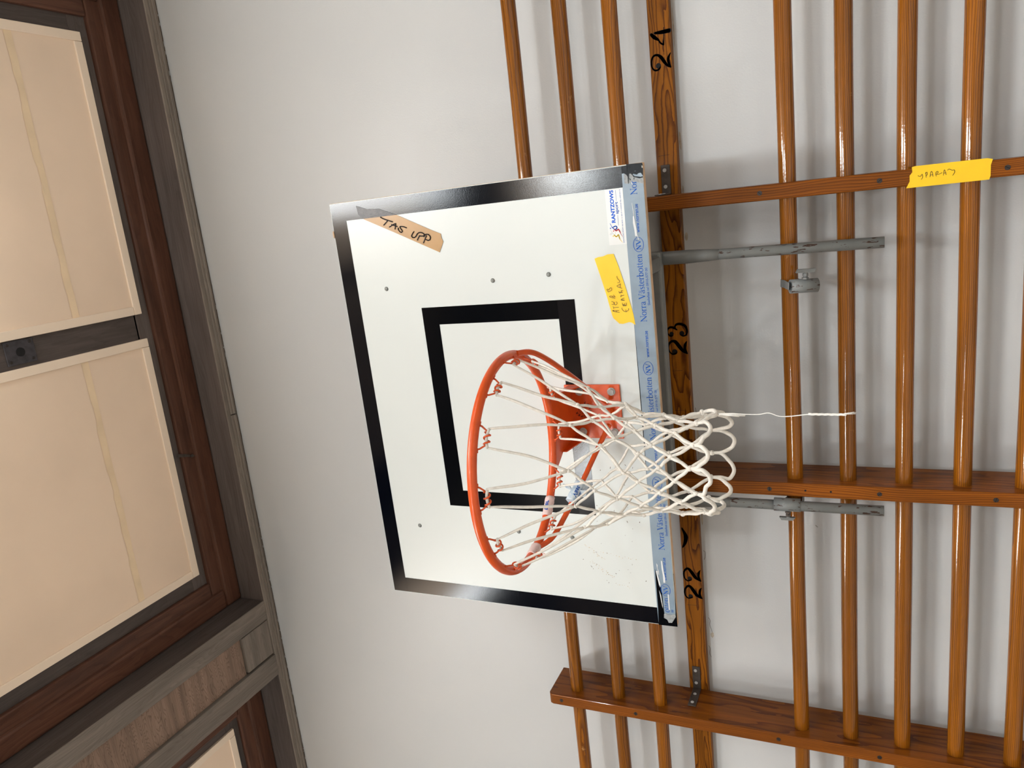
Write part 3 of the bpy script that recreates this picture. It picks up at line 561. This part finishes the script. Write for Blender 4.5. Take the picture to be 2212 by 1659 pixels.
strip('target_tape', -.2925, .2925, .1475, .1975, M_BLACK2, .0006); strip('target_tape', -.2925, .2925, -.2515, -.2045, M_BLACK, .0006)
strip('target_tape', .2445, .2930, -.2515, .1975, M_BLACK2, .0004); strip('target_tape', -.2925, -.2435, -.2515, .1975, M_BLACK2, .0004)
for u, v in ((.352, .302), (.354, -.031), (.359, -.189), (-.366, .315), (-.359, -.015), (-.364, -.177)):
    m = MB(); m.ball((u, -.0008, v), .0062, 2, (1, .45, 1)); obj('board_screw', m, M_GREYSCREW, bb)
m = MB(); m.ball((.515, -.0012, .4498), .006, 2, (1.8, .5, .5)); obj('edge_chip', m, M_PLYEDGE, bb)
# dirt and scratches near the lower left
m = MB()
for _ in range(46):
    u = random.uniform(-.50, -.12); v = random.uniform(-.38, -.20); l = random.uniform(.0015, .007); a = random.uniform(-2, 2)
    m.stroke(fb, [(u, v), (u+l*math.cos(a), v+l*math.sin(a)*.6)], random.uniform(.0005, .0016), .0005, rounds=False)
obj('scuff_marks', m, M_CRACK, bb)['kind'] = 'stuff'
m = MB()
for (u0, v0, u1, v1, n, sp) in ((-.385, -.215, -.425, -.265, 26, .006), (-.43, -.225, -.475, -.285, 34, .005), (-.40, -.255, -.415, -.36, 14, .003), (-.49, -.29, -.50, -.34, 10, .003)):
    for i in range(n):
        f = i/n; u = u0+(u1-u0)*f+random.gauss(0, sp*.6); v = v0+(v1-v0)*f+random.gauss(0, sp*.6)
        m.disk(fb, u, v, random.uniform(.0005, .0015), .0004, 7)
obj('dirt_specks', m, M_DIRT, bb)['kind'] = 'stuff'
# pale blue printed tape
m = MB()
top = [(-.592+1.172*i/40, -.4000+.0018*math.sin(i*.23)) for i in range(41)]
m.prism([(-.585, -.4475)]+top+[(.584, -.4490)], fb, .0002, .0010)
bt = obj('printed_tape', m, M_BLUETAPE, bb, 'pale blue tape printed with newspaper name and NV ovals')
m = MB()
for k in range(4):
    u = .228-.3025*k; serif(m, fb, 'Norra Västerbotten', u, -.4325, .0158, .0015, skip=13 if k == 3 else 0, width=.164)
    if k < 3: sans(m, fb, 'Skellefteå tel 0910-577 00', u+.040, -.4432, .0058, .090, .0015)
    else: sans(m, fb, '00', u+.122, -.4432, .0058, None, .0015)
    c = (u+.186, -.4262); P_, W_ = ell(c[0], c[1], .0170, .0122, 0, 360, 36, .0010, .0014)
    m.stroke(fb, P_, W_, .0015, rounds=False, smoothpts=False)
    for pts, w in ([((-.0105, -.0055), (-.0105, .0055)), .0010], [((-.0105, .0055), (-.003, -.0055)), .0024], [((-.003, -.0055), (-.003, .0055)), .0010], [((.001, .0055), (.006, -.0055)), .0024], [((.006, -.0055), (.0108, .0055)), .0010],
                   [((-.0125, -.0055), (-.0085, -.0055)), .0008], [((-.0125, .0055), (-.009, .0055)), .0008], [((-.005, .0055), (.003, .0055)), .0008], [((.009, .0055), (.0125, .0055)), .0008]):
        m.stroke(fb, [(c[0]+a, c[1]+b) for a, b in pts], w, .0015, rounds=False)
    sans(m, fb, 'www.norran.se', u+.214, -.4318, .0088, .066, .0015, bold=.01)
serif(m, fb, 'Nor', .530, -.4325, .0158, .0015)
obj('printed_lettering', m, M_BLUE, bt)
for nm, polys, mat, d in (('worn_patch', GREY_R, M_CLEAR, .0013), ('black_tear', BLACK_R, M_BLACK2, .0018), ('black_tear', [BLACK_L[0]], M_BLACK2, .0013), ('white_wrinkle', WHITE_R, M_WHITEP, .0018), ('white_wrinkle', WHITE_L[:5], M_WHITEP, .0018), ('worn_patch', WHITE_L[5:], M_CLEAR, .0017)):
    m = MB()
    for p in polys: m.face([fb(a, b, d) for a, b in p])
    obj(nm, m, mat, bt, recalc=False)
# maker's sticker
st = obj('sticker', MB().box(.418, .5485, -.0007, -.0001, -.3985, -.3545), M_PAPER, bb, 'small white sticker with blue lettering and three running figures')
m = MB(); sans(m, fb, 'RANTZOWS', .4700, -.3745, .0088, .0760, .0010, bold=.035); obj('sticker_lettering', m, M_BLUE2, st)
m = MB(); sans(m, fb, 'sport', .490, -.3835, .0072, .028, .0010, bold=.02)
m.stroke(fb, [(.463, -.3815), (.487, -.3813)], .0006, .0010, rounds=False); m.stroke(fb, [(.520, -.3810), (.545, -.3808)], .0006, .0010, rounds=False)
sans(m, fb, 'RANTZOWS SPORT AB. BOX 13, 260 67 KVIDINGE TEL. 0430-644 70', .4215, -.3925, .0026, .1245, .0010)
obj('sticker_lettering', m, M_BLUE, st)
for col, mat in (('blue', M_BLUE2), ('red', M_RED), ('yellow', M_YELINK), ('grey', M_GREYINK)):
    m = MB()
    for c, w, pts in LOGO:
        if c == col: m.stroke(fb, [tuple(p) for p in pts], [w]*(len(pts)-1)+[w*.4], .0010)
    obj('sticker_figure', m, mat, st)
def tape_on_board(label, mat, outline, ink, inkmat, iw, curl):
    u0 = sum(p[0] for p in outline)/len(outline); v0 = min(p[1] for p in outline)
    t = empty('tape_strip', (0, 0, 0), label, 'tape'); t.matrix_world = BW @ Matrix.Translation((u0, 0, v0))
    m = MB(); fo = lambda u, v, d: (u-u0, -d, v-v0)
    def clip(poly, keep):
        o_ = []
        lim = lambda p: keep*(.549-p[0])
        for i in range(len(poly)):
            a, b = poly[i-1], poly[i]
            if lim(a)*lim(b) < 0: f = (.549-a[0])/(b[0]-a[0]); o_.append((.549, a[1]+(b[1]-a[1])*f))
            if lim(b) >= 0: o_.append(tuple(b))
        return o_
    if mat is M_TAN:
        m2 = MB(); m2.prism(clip(outline, -1), fo, .0008, .0016); obj('tape_end', m2, M_TAN2, t, 'end of the tape that looks dark over the black border')
    m.prism(clip(outline, 1), fo, .0008, .0016)
    if curl: m.prism([tuple(p) for p in curl], fo, .0016, .0026)
    obj('tape', m, mat, t)
    m = MB()
    for s_ in ink: m.stroke(fo, [tuple(p) for p in s_], iw, .0030 if curl is None else .0021)
    obj('lettering', m, inkmat, t)
    return t
tape_on_board('diagonal strip of brown packing tape lettered TAS UPP at the upper right of the backboard', M_TAN, TAN_TAPE, TAS, M_INK, .0028, None)
tape_on_board('strip of yellow tape lettered ÅTERB CENTRAL on the white backboard above the blue tape', M_YEL, YEL_TAPE, ATER, M_PEN, .0010, None)
# ------------------------------------------------------------------ grey mounting frame behind the board
fr = empty('mounting_frame', (.025, -.2, -.952), 'grey painted pipe frame behind the backboard, its two lower pipes hanging past the rungs', 'frame')
XP = [.361, -.314]
for i, x in enumerate(XP):
    m = MB(); m.hollow((x, -.187, -.9535), (x, -.187, .33), .0134, .0112)
    o = obj('pipe', m, M_CHIP, fr); rel(fr)(o)
    m = MB(); pts = [(x, -.188, -.575), (x, -.189, -.545), (x, -.189, -.50), (x, -.189, -.36)]
    m.tube(pts, [.0136, .0155, .0175, .0175], 20); o = obj('pipe_sleeve', m, M_GREYPAINT, fr); rel(fr)(o)
for z in (-.415, .26):
    m = MB(); m.box(XP[1]-.02, XP[0]+.02, -.222, -.187, z-.018, z+.018, .007, 3); o = obj('cross_tube', m, M_GREYPAINT, fr); rel(fr)(o)
    for x in (XP[0]-.01, XP[1]+.01):
        m = MB(); m.box(x-.018, x+.018, -.3645, -.215, z-.017, z+.017, .005, 2); o = obj('standoff', m, M_GREYPAINT, fr); rel(fr)(o)
# ------------------------------------------------------------------ pipe clamps on the rungs
def clamp(x, z, tilt, wing_side, label, length=.066, ro=.0172, lean=0.0):
    """tube with an iron strap round the rung and a wing screw on its flank"""
    t = empty('pipe_clamp', (x, -.187, z), label, 'clamp', 'pipe clamps on the fourth rung'); t.rotation_euler = (lean, tilt, 0)
    m = MB(); m.hollow((0, 0, length/2), (0, 0, -length/2), ro, .0138); obj('sleeve', m, M_CHIP, t)
    dy_, dz_ = YR+.187, RZ[3]-z      # the rung's centre in the clamp's frame
    yr, zr = dy_*math.cos(lean)+dz_*math.sin(lean), -dy_*math.sin(lean)+dz_*math.cos(lean)
    m = MB(); w = .0095; prof = []
    pts = []
    for k in range(15):
        a = math.radians(-120+240*k/14); pts.append((yr+.0225*math.cos(a), zr+.0225*math.sin(a)))
    pts = [(.012, zr-.0195)]+pts+[(.012, zr+.0225)]
    inner = []
    for k in range(len(pts)): 
        dy, dz = pts[k][0]-yr, pts[k][1]-zr; l = math.hypot(dy, dz); inner.append((yr+dy*(l-.002)/l, zr+dz*(l-.002)/l))
    for i in range(len(pts)-1):
        a, b, c, d = pts[i], pts[i+1], inner[i+1], inner[i]
        m.prism([a, b, c, d], lambda u, v, dd: (dd, u, v), -w, w)
    m.box(-w, w, .006, .030, zr+.0205, zr+.0235, .001, 1)
    obj('strap', m, M_GREYPAINT, t)
    s = wing_side
    m = MB(); m.tube([(s*.0165, -.003, -.002), (s*.021, -.003, -.002)], .0085, 6, smooth=False)
    m.tube([(s*.021, -.003, -.002), (s*.0245, -.003, -.002)], .0055, 14); m.tube([(s*.0245, -.003, -.002), (s*.031, -.003, -.002)], .0068, 6, smooth=False)
    sc = obj('screw', m, M_GREYPAINT if s > 0 else M_IRON, t)
    m = MB(); m.prism([(s*.033, .022), (s*.033, -.021), (s*.042, -.025), (s*.042, .018)] if s > 0 else [(s*.033, .020), (s*.033, -.020), (s*.041, -.013), (s*.041, .015)], lambda u, v, d: (u, d, v), -.010, -.0005)
    m.ball((s*.034, -.005, -.002), .0058, 2); obj('wing_handle', m, M_GREYPAINT, sc)
clamp(.269, -.775, .05, 1, 'empty grey pipe clamp hanging loose on the rung beside the right pipe', lean=.40)
clamp(XP[1]+.002, -.7215, 0, -1, 'grey pipe clamp gripping the left pipe of the frame beside the middle upright', ro=.0178)
# ------------------------------------------------------------------ hoop
hoop = empty('basketball_hoop', (0, 0, 0), 'orange steel basketball hoop with net hooks and braces, bolted low on the backboard', 'hoop')
hoop.matrix_world = BW @ Matrix.Translation((0, 0, -.30))
def hb(u, o, v): return Vector((u, -o, v+.30))      # board coordinates -> hoop frame
RO, RH, RT, RR = .3764, -.2247, -.0536, .2327
def rim(th, r=RR, dz=0.0): return hb(r*math.cos(th), RO+r*math.sin(th)*math.cos(RT), RH+r*math.sin(th)*math.sin(RT)+dz)
m = MB(); m.tube([rim(2*PI*k/96) for k in range(96)], .0098, 18, closed=True); obj('rim', m, M_ORANGE, hoop)
m = MB(); m.box(-.072, .072, -.0062, -.0010, .30-.350, .30-.200, .002, 2); obj('back_plate', m, M_ORANGE, hoop)
m = MB()   # neck: horizontal plate from the rim to the back plate with folded flanges
def neckpoly(dz): return [hb(.071, .004, RH+.006+dz), hb(.078, .10, RH+.006+dz), hb(.105, .158, RH+.004+dz), hb(.05, .146, RH+.004+dz), hb(0, .143, RH+.004+dz), hb(-.05, .146, RH+.004+dz), hb(-.105, .158, RH+.004+dz), hb(-.078, .10, RH+.006+dz), hb(-.071, .004, RH+.006+dz)]
A = [m.bm.verts.new(p) for p in neckpoly(0)]; B_ = [m.bm.verts.new(p) for p in neckpoly(.004)]
m.bm.faces.new(A); m.bm.faces.new(list(reversed(B_)))
for i in range(len(A)): j = (i+1) % len(A); m.bm.faces.new((A[j], A[i], B_[i], B_[j]))
obj('neck', m, M_ORANGE, hoop)
for s in (-1, 1):
    m = MB(); q_ = [hb(s*.071, .004, RH+.006), hb(s*.078, .10, RH+.006), hb(s*.078, .10, RH-.004), hb(s*.071, .004, RH-.030)]
    a_ = [m.bm.verts.new(p) for p in q_]; b_ = [m.bm.verts.new(p-Vector((s*.003, 0, 0))) for p in q_]
    m.bm.faces.new(a_); m.bm.faces.new(list(reversed(b_)))
    for i in range(4): m.bm.faces.new((a_[(i+1) % 4], a_[i], b_[i], b_[(i+1) % 4]))
    obj('flange', m, M_ORANGE, hoop)
m = MB(); m.box(-.012, .012, -.030, -.005, .30-.328, .30-.312, .003, 2)
obj('stiffener', m, M_ORANGE, hoop)
for u, v in ((.054, -.328), (-.054, -.328), (.054, -.242), (-.054, -.242)):
    m = MB(); m.tube([hb(u, .006, v), hb(u, .0085, v)], .0105, 24); m.tube([hb(u, .0085, v), hb(u, .0150, v)], .0085, 6, smooth=False); obj('bolt', m, M_ZINC, hoop)
m = MB(); fh = lambda u, v, d: tuple(hb(u, .0064+d, v))
cx_, cz_ = .006, -.246
for i, ch in enumerate('SUPER'):
    a = math.radians(215-24*i); r_ = .0175
    ca, sa = math.cos(a), math.sin(a)
    def fl(u, v, d, ca=ca, sa=sa): return fh(cx_+ca*r_+u*sa+v*ca, cz_+sa*r_-u*ca+v*sa, d)
    sans(m, fl, ch, -.0028, -.002, .0062, .0052, .0003, bold=.02)
for i, ch in enumerate('SHOT'):
    a = math.radians(-100+25*i); r_ = .0215
    ca, sa = math.cos(a), math.sin(a)
    def fl(u, v, d, ca=ca, sa=sa): return fh(cx_+ca*r_-u*sa-v*ca, cz_+sa*r_+u*ca-v*sa, d)
    sans(m, fl, ch, -.0028, -.002, .0062, .0052, .0003, bold=.02)
P_, W_ = ell(cx_, cz_, .011, .011, 0, 360, 24, .0006, .0006); m.stroke(fh, P_, W_, .0003, False, False)
for q in ([(-.011, 0), (.011, 0)], [(0, -.011), (0, .011)], [(-.008, .008), (-.004, 0), (-.008, -.008)], [(.008, .008), (.004, 0), (.008, -.008)]):
    m.stroke(fh, [(cx_+a, cz_+b) for a, b in q], .0006, .0003, False)
obj('printed_emblem', m, M_INK, hoop)
for s in (1, -1):
    pts = [rim(math.radians(-13 if s > 0 else 193), RR+.002, -.006), hb(s*.222, .285, -.246), hb(s*.192, .232, -.260), hb(s*.14, .165, -.281), hb(s*.08, .09, -.302), hb(s*.030, .022, -.3195)]
    q, _ = catmull([tuple(p) for p in pts], [1]*len(pts), 6)
    m = MB(); m.tube(q, .0064, 14); obj('brace', m, M_ORANGE, hoop)
HK = [-1.5+30*j for j in range(12)]
HK = [0, 29, 58, 88, 117, 146, 179, 209, 238.5, 269, 297, 331]
def hookpath(th0):
    a = math.radians(th0); h = .105
    def P(t, dr, dz): return rim(a+t, RR-.004+dr, dz)
    pts = [P(-h, 0, -.004), P(-h*.95, -.002, -.012), P(-h*.62, -.006, -.022)]
    for k in range(1, 26):
        f = k/26; ang = 2*PI*2.0*f+1.2
        pts.append(P(-h*.55+1.10*h*f, -.007+.0058*math.cos(ang), -.024+.0062*math.sin(ang)))
    pts += [P(h*.62, -.006, -.022), P(h*.95, -.002, -.012), P(h, 0, -.004)]
    return pts
for th in HK:
    m = MB(); m.tube([tuple(p) for p in hookpath(th)], .0019, 7)
    for s in (-1, 1):
        a = math.radians(th); m.tube([rim(a+s*.10, RR-.003, -.0085), rim(a+s*.135, RR-.003, -.0085)], .0026, 8)
    obj('net_hook', m, M_ORANGE, hoop)
# ------------------------------------------------------------------ net
net = empty('basketball_net', (0, -.76, -.67), 'white knotted cord basketball net hanging from the orange hoop', 'net')
H2W = hoop.matrix_world
NC = Vector((0, -.76, -.67))
def wpt(p): return (Matrix(H2W) @ Vector(p))
RAISE = [.026, .026, .032, .024, .017, .009, 0]
K = []
for k, row in enumerate(KNOTS):
    ln = []
    for p in row:
        v = Vector(p); f = max(0.0, (v.y+.758)/.10); f = min(1.0, f*1.1)
        v.z += RAISE[k]*f; ln.append(v)
    K.append(ln)
m = MB()
def cord(p, q, r0, r1, sag=.0, seed=0, n=9):
    rnd = random.Random(seed*7919+13)
    p, q = Vector(p), Vector(q); d = q-p; L_ = d.length
    s1 = d.cross(Vector((0, 0, 1))).normalized() if L_ > 0 else Vector((1, 0, 0)); s2 = d.normalized().cross(s1)
    a1, a2, ph = rnd.uniform(-1, 1)*.028*L_, rnd.uniform(-1, 1)*.028*L_, rnd.uniform(0, 6)
    pts = []; rs = []
    for i in range(n+1):
        t = i/n; e = math.sin(PI*t)
        pts.append(p+d*t+s1*(a1*e+.0007*math.sin(9*t+ph))+s2*(a2*e+.0007*math.cos(8*t+ph)) + Vector((0, 0, -sag*e)))
        rr = (r0*(1-t)+r1*t); rs.append(rr*(.72+.30*e**.6+.05*math.sin(5*t+ph)))
    m.tube([tuple(x) for x in pts], rs, 9)
def knot(c, r, seed):
    rnd = random.Random(seed)
    m.ball(c, r, 2, (rnd.uniform(.9, 1.1), rnd.uniform(.9, 1.1), rnd.uniform(.85, 1.1)))
    t_ = Vector((rnd.uniform(-1, 1), rnd.uniform(-1, 1), rnd.uniform(-.5, .5))).normalized(); a = t_.orthogonal().normalized(); b = t_.cross(a)
    m.tube([tuple(Vector(c)+(a*math.cos(x)+b*math.sin(x))*r*.85) for x in [2*PI*i/12 for i in range(12)]], r*.42, 6, closed=True)
CR = [.0028, .0028, .0029, .0030, .0032, .0034, .0035]
ends = []
for j, th in enumerate(HK):
    a = math.radians(th); L_ = []
    for s in (-1, 1):
        p = wpt(rim(a+s*.082, RR-.011, -.026)); L_.append(p)
    mid = wpt(rim(a, RR-.011, -.023))
    q, _ = catmull([tuple(L_[0]), tuple(mid), tuple(L_[1])], [1]*3, 5); m.tube(q, .0030, 9)
    ends.append(L_)
for j in range(12):
    # angle grows from +x towards -y: knot j of row 1 hangs between hook j and hook j+1
    lo, hi = ends[j][1], ends[(j+1) % 12][0]
    for e, sd in ((lo, 1), (hi, 2)):
        cord(e, K[0][j], .0029, .0028, .004, 100*j+sd, 12)
        m.ball(e, .0030, 1)
for k in range(6):
    for j in range(12):
        # odd rows sit between hooks, even rows below them
        if k % 2 == 0: nb = (j, (j+1) % 12)
        else: nb = (j, (j-1) % 12)
        for q in nb: cord(K[k][j], K[k+1][q], CR[k], CR[k+1], 0, 1000*k+10*j+q)
for k in range(7):
    for j in range(12): knot(K[k][j], .0037+.0002*k, 50*k+j)
for j in range(12):
    p, q = K[6][j], K[6][(j+1) % 12]; c = (p+q)/2; dn = Vector((0, 0, -1))
    out = Vector((c.x-.008, c.y+.758, 0)).normalized()
    rnd = random.Random(j+400); far = max(0.0, min(1.0, (c.y+.80)/.09)); dp = .031+.011*far+rnd.uniform(-.005, .006); sh = rnd.uniform(-.22, .22)
    tip = c+dn*dp+out*rnd.uniform(.001, .010)+(q-p)*sh
    w = (q-p)
    if j == 11: THREAD_AT = tip.copy()
    e1, e2 = rnd.uniform(-.01, .04), rnd.uniform(-.01, .04)
    up = Vector((0, 0, 1)); k1, k2 = rnd.uniform(.30, .38), rnd.uniform(.30, .38)
    pts = [p, p+dn*dp*.42+w*e1+out*.004, tip-w*k1+up*rnd.uniform(.009, .012), tip-w*k1*.55+up*.003, tip, tip+w*k2*.55+up*.003, tip+w*k2+up*rnd.uniform(.009, .012), q+dn*dp*.42-w*e2+out*.004, q]
    P_, W_ = catmull([tuple(x) for x in pts], [.0030, .0037, .0040, .0040, .0040, .0040, .0040, .0037, .0030], 5); m.tube(P_, W_, 10)
o = obj('net_cords', m, M_ROPE, net); rel(net)(o)
m = MB()
base = THREAD_AT+Vector((0, 0, .001))
q = [base, base+Vector((.001, .0, -.03)), base+Vector((.0, 0, -.052)), base+Vector((.0, 0, -.078)), base+Vector((.003, 0, -.096)), base+Vector((-.003, 0, -.114)), base+Vector((-.003, 0, -.132)), base+Vector((.0, 0, -.155)), base+Vector((.0015, 0, -.167))]
P_, W_ = catmull([tuple(x) for x in q], [.0016, .0012, .0009, .0009, .0009, .0009, .0009, .0010, .0012], 5); m.tube(P_, W_, 6)
for i in range(9):
    a = base+Vector((random.uniform(-.001, .001), random.uniform(-.001, .001), 0)); b = base+Vector((-.002+random.uniform(-.004, .003), random.uniform(-.003, .003), random.uniform(-.042, -.055)))
    m.tube([tuple(a), tuple((a+b)/2+Vector((random.uniform(-.002, .002), 0, 0))), tuple(b)], .0006, 5)
e0 = base+Vector((.0015, 0, -.165))
for i in range(3):
    pts = [tuple(e0+Vector((.0013*math.cos(k*.9+i*2.1), .0013*math.sin(k*.9+i*2.1), -.0045*k))) for k in range(15)]; m.tube(pts, .0011, 6)
for i in range(9):
    a = e0+Vector((0, 0, -.050)); b = a+Vector((random.uniform(-.004, .006), random.uniform(-.004, .004), random.uniform(-.018, -.032))); m.tube([tuple(a), tuple(b)], .0006, 5)
o = obj('loose_thread', m, M_THREAD, net, 'thin frayed white thread dangling from the net'); rel(net)(o)
# ------------------------------------------------------------------ scraps of old tape on the hoop
def wrap(c0, c1, r, mat, label, texts, flaps, seed):
    """a crumpled sleeve of tape around the tube between two hoop points"""
    rnd = random.Random(seed); c0, c1 = wpt(c0), wpt(c1); mid = (c0+c1)/2
    t = empty('tape_wrap', tuple(mid), label, 'tape')
    m = MB(); n = 9; d = c1-c0
    pts = [tuple(c0+d*i/n-mid) for i in range(n+1)]
    m.tube(pts, [r*(1+rnd.uniform(-.04, .06)) for _ in pts], 20, smooth=True)
    for (a, b_, c, e) in flaps:
        A = Vector(a); B = Vector(b_); C_ = Vector(c); D = Vector(e); th = Vector((0, -.0012, 0))
        vs = [m.bm.verts.new(x) for x in (A, B, C_, D)]; vt = [m.bm.verts.new(x+th) for x in (A, B, C_, D)]
        m.bm.faces.new(vs); m.bm.faces.new(list(reversed(vt)))
        for i in range(4): m.bm.faces.new((vs[(i+1) % 4], vs[i], vt[i], vt[(i+1) % 4]))
    for v in m.bm.verts: v.co += Vector((rnd.uniform(-1, 1), rnd.uniform(-1, 1), rnd.uniform(-1, 1)))*.0009
    obj('tape', m, mat, t)
    if texts:
        m = MB(); ax = d.normalized()
        vd = (Vector(CAM_C)-mid).normalized(); vd = (vd-ax*vd.dot(ax)).normalized(); sd = ax.cross(vd)
        for (s_, u, v, h, w) in texts:
            def ft(uu, vv, dd, u=u, v=v):
                th = (v+vv)/r
                return tuple(ax*(u+uu)+(vd*math.cos(th)+sd*math.sin(th))*(r*1.14))
            sans(m, ft, s_, 0, 0, h, w, 0, bold=.02)
        obj('printed_letters', m, M_BLUE, t)
    return t
wrap(rim(math.radians(215)), rim(math.radians(227.5)), .0114, M_PINK, 'pinkish printed tape wound round the rear of the orange hoop', [('tter', -.014, -.008, .010, .026)], [], 3)
bp = lambda f: hb(-(.222+(.030-.222)*f), .285+(.022-.285)*f, -.246+(-.3195+.246)*f)
wrap(bp(.30), bp(.47), .0120, M_LBLUE, 'crumpled white tape with blue print round the lower left brace of the hoop', [('Väst', -.018, -.002, .009, .030), ('ten', -.010, .010, .007, .02)],
     [((.0, .006, .010), (.014, .0, .012), (.020, 0, .030), (.006, .006, .026)), ((-.012, .0, -.006), (.006, .0, -.012), (.004, .004, -.030), (-.012, 0, -.024))], 5)
wrap(rim(math.radians(183)), rim(math.radians(192)), .0116, M_PINK, 'torn scrap of pinkish tape where the left brace meets the orange hoop', [], [((-.012, -.002, -.004), (.004, -.004, -.008), (.0, -.004, -.030), (-.014, -.002, -.026))], 9)
